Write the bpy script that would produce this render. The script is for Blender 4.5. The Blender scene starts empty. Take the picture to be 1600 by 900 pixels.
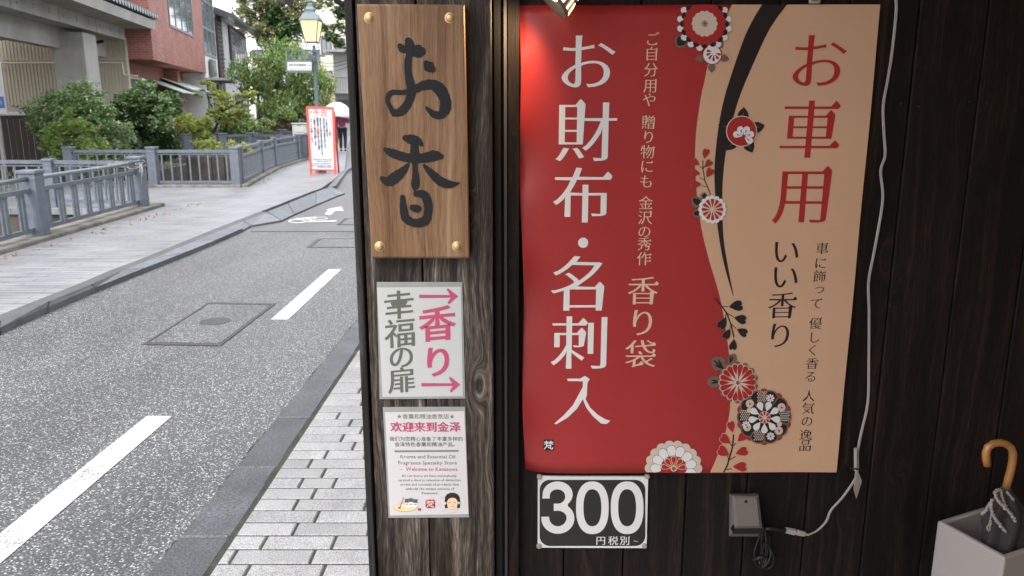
import bpy, bmesh, math, random
import numpy as np
from mathutils import Vector, Matrix
from mathutils.geometry import tessellate_polygon, delaunay_2d_cdt
random.seed(7); rng = np.random.default_rng(7)
R = math.radians
C = bpy.context.scene.collection
S = bpy.context.scene
# ------------------------------------------------------------ camera, sky, sun
CH = 1.6; PITCH = 12.55; FPX = 1235.0
cam_d = bpy.data.cameras.new('camera'); cam = bpy.data.objects.new('camera', cam_d); C.objects.link(cam)
cam.location = (0, 0, CH); cam.rotation_euler = (R(90 - PITCH), 0, 0)
cam_d.sensor_width = 36; cam_d.lens = 36 * FPX / 1600; cam_d.clip_start = .02; cam_d.clip_end = 1500
cam_d.dof.use_dof = True; cam_d.dof.focus_distance = 2.1; cam_d.dof.aperture_fstop = 9
S.camera = cam
W = bpy.data.worlds.new('World'); S.world = W; W.use_nodes = True
wn = W.node_tree.nodes; wl = W.node_tree.links
sky = wn.new('ShaderNodeTexSky'); sky.sky_type = 'NISHITA'; sky.sun_disc = False
SUN_EL, SUN_AZ = 52, 200
sky.sun_elevation = R(SUN_EL); sky.sun_rotation = R(SUN_AZ); sky.air_density = 1; sky.dust_density = 4; sky.ozone_density = 1
mxw = wn.new('ShaderNodeMixRGB'); mxw.inputs[0].default_value = .72; mxw.inputs[2].default_value = (7.6, 7.9, 8.3, 1)
wl.new(sky.outputs[0], mxw.inputs[1]); bg = wn['Background']; wl.new(mxw.outputs[0], bg.inputs[0]); bg.inputs[1].default_value = .13
sd = bpy.data.lights.new('sun', 'SUN'); sd.energy = .9; sd.angle = R(25); sd.color = (1, .97, .93)
sun = bpy.data.objects.new('sun', sd); C.objects.link(sun)
az = R(SUN_AZ); el = R(SUN_EL)
sdir = Vector((math.sin(az) * math.cos(el), math.cos(az) * math.cos(el), math.sin(el)))
sun.rotation_euler = sdir.to_track_quat('Z', 'Y').to_euler()
S.view_settings.view_transform = 'Standard'; S.view_settings.look = 'None'; S.view_settings.gamma = 1
S.view_settings.exposure = 1.5
S.cycles.use_denoising = True; S.cycles.max_bounces = 8; S.cycles.sample_clamp_indirect = 6

# ------------------------------------------------------------ where a point of the photo lies
cp, sp = math.cos(R(PITCH)), math.sin(R(PITCH))
def ray(px, py):
    a = (px - 800) / FPX; b = (450 - py) / FPX
    return Vector((a, cp + b * sp, -sp + b * cp))
def G(px, py, z=0.0):
    d = ray(px, py); t = (z - CH) / d.z; return Vector((d.x * t, d.y * t, z))
def A(px, py, Y):
    d = ray(px, py); t = Y / d.y; return Vector((d.x * t, Y, CH + d.z * t))

# ------------------------------------------------------------ materials
def NM(name):
    m = bpy.data.materials.new(name); m.use_nodes = True; nt = m.node_tree
    return m, nt, nt.nodes, nt.links, nt.nodes['Principled BSDF']
def col(c): return (c[0], c[1], c[2], 1)
def mat(name, c, rough=.6, var=.12, scale=6, bump=0, bscale=60, metal=0, spec=.5, emit=None, es=1, stretch=(1, 1, 1), c2=None, coat=0):
    m, nt, n, l, p = NM(name)
    p.inputs['Roughness'].default_value = rough; p.inputs['Metallic'].default_value = metal
    p.inputs['Specular IOR Level'].default_value = spec; p.inputs['Coat Weight'].default_value = coat
    tc = n.new('ShaderNodeTexCoord'); mp = n.new('ShaderNodeMapping'); mp.inputs['Scale'].default_value = stretch
    l.new(tc.outputs['Object'], mp.inputs[0])
    nz = n.new('ShaderNodeTexNoise'); nz.inputs['Scale'].default_value = scale; nz.inputs['Detail'].default_value = 6; nz.inputs['Roughness'].default_value = .6
    l.new(mp.outputs[0], nz.inputs[0])
    mx = n.new('ShaderNodeMixRGB'); mx.inputs[1].default_value = col(tuple(x * (1 - var) for x in c)); mx.inputs[2].default_value = col(c2 if c2 else tuple(min(1, x * (1 + var)) for x in c))
    r = n.new('ShaderNodeMapRange'); r.inputs[1].default_value = .3; r.inputs[2].default_value = .7
    l.new(nz.outputs[0], r.inputs[0]); l.new(r.outputs[0], mx.inputs[0]); l.new(mx.outputs[0], p.inputs['Base Color'])
    if bump:
        nb = n.new('ShaderNodeTexNoise'); nb.inputs['Scale'].default_value = bscale; nb.inputs['Detail'].default_value = 4
        l.new(mp.outputs[0], nb.inputs[0]); b = n.new('ShaderNodeBump'); b.inputs['Strength'].default_value = bump; b.inputs['Distance'].default_value = .01
        l.new(nb.outputs[0], b.inputs['Height']); l.new(b.outputs[0], p.inputs['Normal'])
    if emit: p.inputs['Emission Color'].default_value = col(emit); p.inputs['Emission Strength'].default_value = es
    return m
def ramp(n, stops):
    r = n.new('ShaderNodeValToRGB'); e = r.color_ramp.elements
    while len(e) < len(stops): e.new(.5)
    for i, (p, c) in enumerate(stops): e[i].position = p; e[i].color = col(c) if len(c) == 3 else c
    return r
def math_n(n, l, op, a, b=None, v=None):
    m = n.new('ShaderNodeMath'); m.operation = op; l.new(a, m.inputs[0])
    if b is not None: l.new(b, m.inputs[1])
    elif v is not None: m.inputs[1].default_value = v
    return m.outputs[0]
def wood(name, stops, patch, freq=70, rough=.75, bump=.5, zs=1.3, patch_lo=.42, patch_hi=.62, knots=True, spec=.35, pz=.7):
    """planks with the grain running up them: warped round knots, with dark weathered patches"""
    m, nt, n, l, p = NM(name)
    tc = n.new('ShaderNodeTexCoord'); oi = n.new('ShaderNodeObjectInfo')
    off = n.new('ShaderNodeCombineXYZ'); k = math_n(n, l, 'MULTIPLY', oi.outputs['Random'], v=37.); l.new(k, off.inputs[0]); l.new(k, off.inputs[1]); l.new(k, off.inputs[2])
    ad = n.new('ShaderNodeVectorMath'); ad.operation = 'ADD'; l.new(tc.outputs['Object'], ad.inputs[0]); l.new(off.outputs[0], ad.inputs[1])
    sx = n.new('ShaderNodeSeparateXYZ'); l.new(ad.outputs[0], sx.inputs[0])
    xy = math_n(n, l, 'ADD', sx.outputs[0], sx.outputs[1])
    # slow sway of the grain
    cw = n.new('ShaderNodeCombineXYZ'); l.new(math_n(n, l, 'MULTIPLY', xy, v=5.), cw.inputs[0]); l.new(math_n(n, l, 'MULTIPLY', sx.outputs[2], v=1.6), cw.inputs[2])
    nw = n.new('ShaderNodeTexNoise'); nw.inputs['Scale'].default_value = 1; nw.inputs['Detail'].default_value = 2; l.new(cw.outputs[0], nw.inputs[0])
    sw = math_n(n, l, 'MULTIPLY', nw.outputs[0], v=.09)
    x2 = math_n(n, l, 'ADD', xy, sw)
    vor = None
    if knots:
        ck = n.new('ShaderNodeCombineXYZ'); l.new(math_n(n, l, 'MULTIPLY', xy, v=5.5), ck.inputs[0]); l.new(math_n(n, l, 'MULTIPLY', sx.outputs[2], v=2.2), ck.inputs[1])
        vor = n.new('ShaderNodeTexVoronoi'); vor.voronoi_dimensions = '2D'; vor.inputs['Scale'].default_value = 1; l.new(ck.outputs[0], vor.inputs[0])
        kr = n.new('ShaderNodeMapRange'); kr.interpolation_type = 'SMOOTHERSTEP'; kr.inputs[1].default_value = 0; kr.inputs[2].default_value = .22; kr.inputs[3].default_value = .034; kr.inputs[4].default_value = 0
        l.new(vor.outputs['Distance'], kr.inputs[0]); x2 = math_n(n, l, 'ADD', x2, kr.outputs[0])
    cg = n.new('ShaderNodeCombineXYZ'); l.new(math_n(n, l, 'MULTIPLY', x2, v=freq), cg.inputs[0]); l.new(math_n(n, l, 'MULTIPLY', sx.outputs[2], v=zs), cg.inputs[2])
    ng = n.new('ShaderNodeTexNoise'); ng.inputs['Scale'].default_value = 1; ng.inputs['Detail'].default_value = 7; ng.inputs['Roughness'].default_value = .65; l.new(cg.outputs[0], ng.inputs[0])
    cf = n.new('ShaderNodeCombineXYZ'); l.new(math_n(n, l, 'MULTIPLY', x2, v=freq * 6), cf.inputs[0]); l.new(math_n(n, l, 'MULTIPLY', sx.outputs[2], v=22.), cf.inputs[2])
    nf = n.new('ShaderNodeTexNoise'); nf.inputs['Scale'].default_value = 1; nf.inputs['Detail'].default_value = 3; l.new(cf.outputs[0], nf.inputs[0])
    s1 = math_n(n, l, 'MULTIPLY', nf.outputs[0], v=.35); s2 = math_n(n, l, 'MULTIPLY', ng.outputs[0], v=.65); s = math_n(n, l, 'ADD', s1, s2)
    rp = ramp(n, stops); l.new(s, rp.inputs[0])
    cpv = n.new('ShaderNodeCombineXYZ'); l.new(math_n(n, l, 'MULTIPLY', x2, v=16.), cpv.inputs[0]); l.new(math_n(n, l, 'MULTIPLY', sx.outputs[2], v=pz * 2.2), cpv.inputs[2])
    npz = n.new('ShaderNodeTexNoise'); npz.inputs['Scale'].default_value = 1; npz.inputs['Detail'].default_value = 5; l.new(cpv.outputs[0], npz.inputs[0])
    pr = n.new('ShaderNodeMapRange'); pr.inputs[1].default_value = patch_lo; pr.inputs[2].default_value = patch_hi; l.new(npz.outputs[0], pr.inputs[0])
    mx = n.new('ShaderNodeMixRGB'); mx.blend_type = 'MULTIPLY'; l.new(pr.outputs[0], mx.inputs[0]); l.new(rp.outputs[0], mx.inputs[1]); mx.inputs[2].default_value = col(patch)
    out = mx.outputs[0]
    if knots:
        kd = n.new('ShaderNodeMapRange'); kd.inputs[1].default_value = .02; kd.inputs[2].default_value = .055; kd.inputs[3].default_value = .8; kd.inputs[4].default_value = 0
        l.new(vor.outputs['Distance'], kd.inputs[0]); m2 = n.new('ShaderNodeMixRGB'); m2.inputs[2].default_value = (.008, .006, .005, 1)
        l.new(kd.outputs[0], m2.inputs[0]); l.new(out, m2.inputs[1]); out = m2.outputs[0]
    l.new(out, p.inputs['Base Color']); p.inputs['Roughness'].default_value = rough; p.inputs['Specular IOR Level'].default_value = spec
    b = n.new('ShaderNodeBump'); b.inputs['Strength'].default_value = bump; b.inputs['Distance'].default_value = .004
    l.new(s, b.inputs['Height']); l.new(b.outputs[0], p.inputs['Normal'])
    return m
M = {}
M['old_wood'] = wood('weathered_wood', [(.38, (.006, .005, .004)), (.47, (.038, .027, .020)), (.56, (.125, .10, .08)), (.66, (.36, .315, .27))], (.15, .11, .085), freq=52, bump=1.0, rough=.6)
M['edge_wood'] = wood('dark_edge_wood', [(.38, (.006, .006, .006)), (.55, (.04, .037, .035)), (.7, (.11, .10, .095))], (.3, .28, .26), freq=80, bump=.6)
M['dark_wood'] = wood('dark_stained_wood', [(.36, (.003, .002, .0018)), (.50, (.011, .0065, .0048)), (.64, (.040, .022, .014))], (.4, .36, .34), freq=55, bump=.35, rough=.6, spec=.3)
M['sign_wood'] = wood('cedar_board', [(.34, (.10, .050, .023)), (.50, (.245, .140, .072)), (.66, (.37, .24, .14))], (.68, .60, .52), freq=80, bump=.3, rough=.5, knots=False, zs=.7)
M['black_paint'] = mat('black_brush_paint', (.003, .0035, .005), .75, .2, 30, .08, 150)
M['black_metal'] = mat('black_metal', (.015, .014, .014), .35, .15, 20, .1, 80, metal=.4)
M['bounce_panel'] = wood('warm_bounce_timber', [(.36, (.30, .19, .11)), (.52, (.48, .32, .19)), (.68, (.60, .43, .28))], (.8, .76, .72), freq=30, bump=.1, knots=False)  # unseen timber panels, toned light and warm to bounce light onto the banner
M['brass'] = mat('brass', (.62, .40, .20), .42, .25, 40, .1, 200, metal=.45)
M['red'] = mat('banner_red', (.40, .026, .026), .40, .05, 3, .35, 3.2, spec=.6)
M['beige'] = mat('banner_beige', (.67, .415, .258), .45, .05, 3, .35, 3.2)
M['white'] = mat('print_white', (.80, .79, .77), .45, .02)
M['cream'] = mat('print_cream', (.78, .55, .38), .45, .03)
M['ink'] = mat('print_black', (.018, .014, .013), .45, .1)
M['inkred'] = mat('print_red', (.42, .024, .022), .45, .04)
M['taupe'] = mat('print_taupe', (.19, .135, .10), .45, .05)
M['pale'] = mat('print_pale', (.70, .56, .45), .45, .05)
M['paper'] = mat('paper', (.52, .53, .515), .35, .02, 2, coat=.3)
M['paper2'] = mat('paper_white', (.60, .585, .585), .35, .02, 2, coat=.3)
M['film'] = mat('laminate_film', (.30, .31, .30), .15, .15, 12, .1, 30, coat=.5)
M['greyink'] = mat('print_grey', (.115, .125, .10), .4, .05)
M['darkink'] = mat('print_dark_grey', (.10, .10, .11), .4, .05)
M['pink'] = mat('print_pink', (.47, .070, .145), .4, .05)
M['olive'] = mat('print_olive', (.20, .22, .15), .4, .05)
M['skin_print'] = mat('print_skin', (.80, .55, .38), .4, .03)
M['yellow_print'] = mat('print_yellow', (.78, .62, .36), .4, .03)
M['card_black'] = mat('card_black', (.022, .020, .020), .3, .06, coat=.4)
M['clear_plastic'] = mat('yellowed_plastic', (.38, .34, .26), .3, .1)
M['grey_plastic'] = mat('taupe_plastic', (.21, .185, .165), .4, .05, 10, .05, 100)
M['cable'] = mat('white_cable', (.42, .38, .34), .4, .08)
M['black_plastic'] = mat('black_rubber', (.012, .012, .012), .45, .1)
M['ceramic'] = mat('white_ceramic', (.43, .385, .355), .3, .03, 3, coat=.3)
M['bamboo'] = mat('bent_wood', (.46, .20, .055), .32, .25, 30, .05, 50, stretch=(1, 1, .2), coat=.3)
M['umb_cloth'] = mat('umbrella_cloth', (.034, .030, .030), .8, .2, 30, .3, 300)
M['lace'] = mat('lace', (.44, .38, .31), .8, .1, 50, .5, 300)
M['rail'] = mat('blue_grey_paint', (.115, .138, .170), .45, .14, 9, .15, 60, c2=(.16, .182, .215))
M['rail_top'] = mat('steel_tube', (.22, .23, .25), .35, .1, 20, .05, 60, metal=.4)
M['rope'] = mat('rope', (.10, .10, .10), .8, .2, 26, c2=(.5, .5, .48))
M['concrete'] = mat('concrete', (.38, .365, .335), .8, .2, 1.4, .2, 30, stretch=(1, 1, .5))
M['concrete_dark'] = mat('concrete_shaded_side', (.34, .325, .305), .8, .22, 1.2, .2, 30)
M['kerb_base'] = mat('old_concrete', (.17, .155, .13), .85, .45, 5, .7, 40, c2=(.27, .25, .22))
M['canal'] = mat('canal_wall', (.09, .075, .06), .9, .4, 3, .6, 20)
M['soil'] = mat('soil', (.10, .085, .06), .95, .4, 4, .6, 20)
M['water'] = mat('canal_water', (.03, .04, .035), .06, .2, 3, .3, 14)
M['corrug'] = mat('beige_siding', (.47, .42, .32), .55, .08, 2, stretch=(1, 1, .2))
M['tile'] = mat('dark_roof_tile', (.06, .065, .075), .3, .3, 12)
M['cream_wall'] = mat('cream_plaster', (.60, .55, .47), .8, .1, 2)
M['white_wall'] = mat('white_plaster', (.72, .71, .70), .8, .1, 1)
M['grey_wall'] = mat('grey_render', (.42, .41, .40), .8, .12, 1.5)
M['tan_wall'] = mat('tan_render', (.55, .43, .28), .8, .1, 1)
M['glass'] = mat('window_glass', (.16, .19, .21), .05, .3, 1.2, spec=1.0)
M['dark_glass'] = mat('dark_glass', (.02, .022, .024), .06, .2, 1)
M['frame'] = mat('window_frame', (.10, .10, .11), .4, .1)
M['white_frame'] = mat('light_frame', (.5, .52, .54), .4, .1)
M['picket'] = mat('dark_picket', (.035, .020, .015), .7, .3, 20, .2, 60, stretch=(1, 1, .1))
M['awning'] = mat('pale_green_awning', (.52, .60, .53), .6, .08)
M['lamp_paint'] = mat('green_grey_iron', (.11, .155, .165), .4, .15, 20, .1, 60)
M['lamp_glow'] = mat('lantern_glass', (.30, .20, .10), .3, .02, emit=(1, .62, .25), es=.72)
M['bulb'] = mat('bulb', (.9, .8, .6), .3, .02, emit=(1, .86, .58), es=3)
M['bulb2'] = mat('lit_shade_inside', (.9, .6, .3), .3, .02, emit=(1, .72, .42), es=1.6)
M['shade'] = mat('metal_shade', (.16, .13, .11), .4, .1, metal=.3)
M['a_red'] = mat('orange_red_frame', (.72, .10, .06), .4, .1)
M['board_white'] = mat('notice_white', (.56, .58, .62), .4, .03)
M['blue'] = mat('blue_print', (.05, .13, .45), .4, .05)
M['bark'] = mat('bark', (.055, .042, .032), .9, .4, 14, .6, 30, stretch=(1, 1, .25))
M['box_green'] = mat('grey_green_box', (.48, .52, .48), .5, .06)
M['umb_clear'] = mat('pale_umbrella', (.66, .67, .69), .3, .04)
M['skin'] = mat('skin', (.52, .31, .21), .5, .05)
M['orange'] = mat('orange_cloth', (.66, .085, .025), .8, .1)
M['pinkcloth'] = mat('pink_cloth', (.42, .085, .22), .8, .1)
M['jeans'] = mat('blue_grey_cloth', (.09, .105, .14), .9, .1)
M['darkcloth'] = mat('dark_cloth', (.025, .025, .035), .9, .1)
M['hair'] = mat('dark_hair', (.02, .013, .01), .5, .2)
def worn_paint():
    m, nt, n, l, p = NM('road_paint'); tc = n.new('ShaderNodeTexCoord')
    a = n.new('ShaderNodeTexNoise'); a.inputs['Scale'].default_value = 130; a.inputs['Detail'].default_value = 4; l.new(tc.outputs['Object'], a.inputs[0])
    b = n.new('ShaderNodeTexNoise'); b.inputs['Scale'].default_value = 5; b.inputs['Detail'].default_value = 4; l.new(tc.outputs['Object'], b.inputs[0])
    s_ = math_n(n, l, 'ADD', a.outputs[0], math_n(n, l, 'MULTIPLY', b.outputs[0], v=.45))
    r = ramp(n, [(.57, (.16, .155, .15)), (.62, (.40, .39, .38)), (.70, (.60, .60, .585)), (.9, (.70, .70, .69))]); l.new(s_, r.inputs[0]); l.new(r.outputs[0], p.inputs['Base Color']); p.inputs['Roughness'].default_value = .6
    bp = n.new('ShaderNodeBump'); bp.inputs['Strength'].default_value = .6; bp.inputs['Distance'].default_value = .004; l.new(a.outputs[0], bp.inputs['Height']); l.new(bp.outputs[0], p.inputs['Normal']); return m
M['paint_white'] = worn_paint()
M['iron'] = mat('cast_iron', (.045, .040, .036), .5, .3, 40, .4, 120)
def leafm(name, stops, rough=.38):
    m, nt, n, l, p = NM(name)
    g = n.new('ShaderNodeNewGeometry'); r = ramp(n, stops); l.new(g.outputs['Random Per Island'], r.inputs[0]); l.new(r.outputs[0], p.inputs['Base Color'])
    p.inputs['Roughness'].default_value = rough; p.inputs['Specular IOR Level'].default_value = .5
    p.inputs['Subsurface Weight'].default_value = 0
    t = n.new('ShaderNodeBsdfTranslucent'); l.new(r.outputs[0], t.inputs[0]); ms = n.new('ShaderNodeMixShader'); ms.inputs[0].default_value = .36
    l.new(p.outputs[0], ms.inputs[1]); l.new(t.outputs[0], ms.inputs[2]); l.new(ms.outputs[0], n['Material Output'].inputs[0])
    return m
M['leaf_dark'] = leafm('glossy_green_leaves', [(0, (.07, .15, .04)), (.5, (.20, .33, .11)), (1, (.54, .62, .36))], .3)
M['leaf_deep'] = leafm('deep_green_leaves', [(0, (.025, .065, .018)), (.6, (.07, .14, .04)), (1, (.20, .29, .11))], .32)
M['leaf_mix'] = leafm('nandina_leaves', [(0, (.12, .22, .04)), (.6, (.25, .38, .09)), (.93, (.36, .44, .14)), (.97, (.38, .24, .10)), (1, (.44, .18, .10))])
M['leaf_yellow'] = leafm('yellow_green_leaves', [(0, (.18, .25, .04)), (.5, (.38, .46, .09)), (.9, (.54, .56, .17)), (1, (.42, .30, .08))])
M['leaf_willow'] = leafm('fresh_green_leaves', [(0, (.06, .13, .03)), (.6, (.22, .34, .09)), (.93, (.42, .52, .20)), (1, (.52, .42, .16))])
M['leaf_ginkgo'] = leafm('grey_green_leaves', [(0, (.12, .15, .06)), (.6, (.30, .32, .14)), (1, (.46, .44, .22))])
M['leaf_brown'] = leafm('brown_twig_leaves', [(0, (.10, .06, .035)), (1, (.20, .13, .08))])
M['fallen'] = leafm('fallen_leaves', [(0, (.36, .16, .04)), (1, (.45, .30, .10))])

def asphalt(name, scale, stops, bump=.6, wet=.45):
    m, nt, n, l, p = NM(name)
    tc = n.new('ShaderNodeTexCoord'); dz = n.new('ShaderNodeTexNoise'); dz.inputs['Scale'].default_value = scale * .8; l.new(tc.outputs['Object'], dz.inputs[0])
    mxv = n.new('ShaderNodeMixRGB'); mxv.blend_type = 'ADD'; mxv.inputs[0].default_value = .006; l.new(tc.outputs['Object'], mxv.inputs[1]); l.new(dz.outputs[1], mxv.inputs[2])
    v = n.new('ShaderNodeTexVoronoi'); v.inputs['Scale'].default_value = scale; l.new(mxv.outputs[0], v.inputs[0])
    sp_ = n.new('ShaderNodeSeparateColor'); l.new(v.outputs['Color'], sp_.inputs[0])
    r = ramp(n, stops); l.new(sp_.outputs[0], r.inputs[0])
    e = n.new('ShaderNodeMapRange'); e.inputs[1].default_value = .25; e.inputs[2].default_value = .62; l.new(v.outputs['Distance'], e.inputs[0])
    mx = n.new('ShaderNodeMixRGB'); l.new(e.outputs[0], mx.inputs[0]); l.new(r.outputs[0], mx.inputs[1]); mx.inputs[2].default_value = (.055, .055, .058, 1)
    mpn = n.new('ShaderNodeMapping'); mpn.inputs['Scale'].default_value = (1.5, .35, 1); l.new(tc.outputs['Object'], mpn.inputs[0]); nz = n.new('ShaderNodeTexNoise'); nz.inputs['Scale'].default_value = 1.1; nz.inputs['Detail'].default_value = 7; nz.inputs['Roughness'].default_value = .62; l.new(mpn.outputs[0], nz.inputs[0])
    rr = ramp(n, [(.28, (.66, .65, .64)), (.5, (1, 1, 1)), (.72, (1.2, 1.19, 1.17))]); l.new(nz.outputs[0], rr.inputs[0])
    mm = n.new('ShaderNodeMixRGB'); mm.blend_type = 'MULTIPLY'; mm.inputs[0].default_value = 1; l.new(mx.outputs[0], mm.inputs[1]); l.new(rr.outputs[0], mm.inputs[2])
    l.new(mm.outputs[0], p.inputs['Base Color']); p.inputs['Roughness'].default_value = wet
    b = n.new('ShaderNodeBump'); b.inputs['Strength'].default_value = bump; b.inputs['Distance'].default_value = .006; b.invert = True
    l.new(v.outputs['Distance'], b.inputs['Height']); l.new(b.outputs[0], p.inputs['Normal'])
    return m
AST = [(0, (.07, .07, .073)), (.35, (.125, .123, .125)), (.66, (.20, .197, .194)), (.82, (.42, .41, .40)), (1, (.62, .61, .59))]
M['asphalt'] = asphalt('coarse_asphalt', 108, AST)
M['asphalt2'] = asphalt('fine_asphalt', 220, [(0, (.13, .125, .12)), (.6, (.21, .20, .19)), (1, (.36, .34, .32))], .3)
def granite(name, c, amt=.35, scale=420, rough=.6, bump=.4, mottle=.15):
    m, nt, n, l, p = NM(name)
    tc = n.new('ShaderNodeTexCoord'); oi = n.new('ShaderNodeObjectInfo')
    ad = n.new('ShaderNodeVectorMath'); ad.operation = 'ADD'; l.new(tc.outputs['Object'], ad.inputs[0]); l.new(oi.outputs['Random'], ad.inputs[1])
    a = n.new('ShaderNodeTexNoise'); a.inputs['Scale'].default_value = scale; a.inputs['Detail'].default_value = 2; l.new(ad.outputs[0], a.inputs[0])
    b_ = n.new('ShaderNodeTexNoise'); b_.inputs['Scale'].default_value = 5; b_.inputs['Detail'].default_value = 5; l.new(ad.outputs[0], b_.inputs[0])
    r = ramp(n, [(.33, tuple(x * (1 - amt) for x in c)), (.5, c), (.68, tuple(min(.9, x * (1 + amt)) for x in c))]); l.new(a.outputs[0], r.inputs[0])
    r2 = ramp(n, [(.3, (1 - mottle,) * 3), (.7, (1 + mottle,) * 3)]); l.new(b_.outputs[0], r2.inputs[0])
    r3 = n.new('ShaderNodeMapRange'); r3.inputs[3].default_value = .86; r3.inputs[4].default_value = 1.1; l.new(oi.outputs['Random'], r3.inputs[0])
    mm = n.new('ShaderNodeMixRGB'); mm.blend_type = 'MULTIPLY'; mm.inputs[0].default_value = 1; l.new(r.outputs[0], mm.inputs[1]); l.new(r2.outputs[0], mm.inputs[2])
    m3 = n.new('ShaderNodeMixRGB'); m3.blend_type = 'MULTIPLY'; m3.inputs[0].default_value = 1; l.new(mm.outputs[0], m3.inputs[1]); l.new(r3.outputs[0], m3.inputs[2])
    l.new(m3.outputs[0], p.inputs['Base Color']); p.inputs['Roughness'].default_value = rough
    b = n.new('ShaderNodeBump'); b.inputs['Strength'].default_value = bump; b.inputs['Distance'].default_value = .003; l.new(a.outputs[0], b.inputs['Height']); l.new(b.outputs[0], p.inputs['Normal'])
    return m
M['paver'] = granite('pale_granite_paver', (.305, .30, .298), .5, 260, mottle=.14)
M['kerb'] = granite('grey_granite_kerb', (.055, .057, .061), .6, 120, .42, 1.0, .4)
M['kerb_left'] = granite('blue_grey_kerb', (.135, .145, .160), .3, 160, .5, .5, .2)
M['gutter'] = granite('dark_gutter', (.085, .085, .082), .25, 200, .6)
M['joint'] = mat('mossy_joint_sand', (.035, .034, .030), .95, .35, 9, .5, 150, c2=(.06, .065, .04))
def brickm(name, c1, c2, mort, bw, bh, ms, wall=True, rough=.7, bump=.5, offs=.5, rows=False):
    m, nt, n, l, p = NM(name)
    tc = n.new('ShaderNodeTexCoord'); sx = n.new('ShaderNodeSeparateXYZ'); l.new(tc.outputs['Object'], sx.inputs[0])
    cb = n.new('ShaderNodeCombineXYZ')
    if wall: l.new(math_n(n, l, 'ADD', sx.outputs[0], sx.outputs[1]), cb.inputs[0]); l.new(sx.outputs[2], cb.inputs[1])
    else: l.new(sx.outputs[0], cb.inputs[0]); l.new(sx.outputs[1], cb.inputs[1])
    b = n.new('ShaderNodeTexBrick'); b.inputs['Scale'].default_value = 1; b.inputs['Brick Width'].default_value = bw; b.inputs['Row Height'].default_value = bh
    b.inputs['Mortar Size'].default_value = ms; b.inputs['Color1'].default_value = col(c1); b.inputs['Color2'].default_value = col(c2); b.inputs['Mortar'].default_value = col(mort); b.offset = offs
    l.new(cb.outputs[0], b.inputs[0])
    nz = n.new('ShaderNodeTexNoise'); nz.inputs['Scale'].default_value = 1.3; nz.inputs['Detail'].default_value = 7; l.new(tc.outputs['Object'], nz.inputs[0])
    r = ramp(n, [(.3, (.8, .8, .8)), (.7, (1.15, 1.15, 1.15))]); l.new(nz.outputs[0], r.inputs[0])
    mm = n.new('ShaderNodeMixRGB'); mm.blend_type = 'MULTIPLY'; mm.inputs[0].default_value = 1; l.new(b.outputs[0], mm.inputs[1]); l.new(r.outputs[0], mm.inputs[2])
    if rows:
        mq = n.new('ShaderNodeMapping'); mq.inputs['Scale'].default_value = (.9, 1 / bh, 1); l.new(tc.outputs['Object'], mq.inputs[0]); nq = n.new('ShaderNodeTexNoise'); nq.inputs['Scale'].default_value = 1.7; nq.inputs['Detail'].default_value = 4; l.new(mq.outputs[0], nq.inputs[0])
        rq = ramp(n, [(.32, (.62, .62, .63)), (.5, (.98, .98, .98)), (.7, (1.14, 1.14, 1.13))]); l.new(nq.outputs[0], rq.inputs[0]); m2 = n.new('ShaderNodeMixRGB'); m2.blend_type = 'MULTIPLY'; m2.inputs[0].default_value = 1; l.new(mm.outputs[0], m2.inputs[1]); l.new(rq.outputs[0], m2.inputs[2]); mm = m2
    l.new(mm.outputs[0], p.inputs['Base Color']); p.inputs['Roughness'].default_value = rough
    bp = n.new('ShaderNodeBump'); bp.invert = True; bp.inputs['Strength'].default_value = bump; bp.inputs['Distance'].default_value = .01; l.new(b.outputs['Fac'], bp.inputs['Height']); l.new(bp.outputs[0], p.inputs['Normal'])
    return m
M['brick'] = brickm('red_brick', (.38, .130, .095), (.27, .082, .06), (.36, .23, .19), .24, .075, .008)
M['pave_tex'] = brickm('pale_pavement', (.275, .278, .288), (.255, .258, .268), (.13, .13, .135), .58, .098, .006, wall=False, rough=.42, rows=True, offs=.37)

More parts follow.
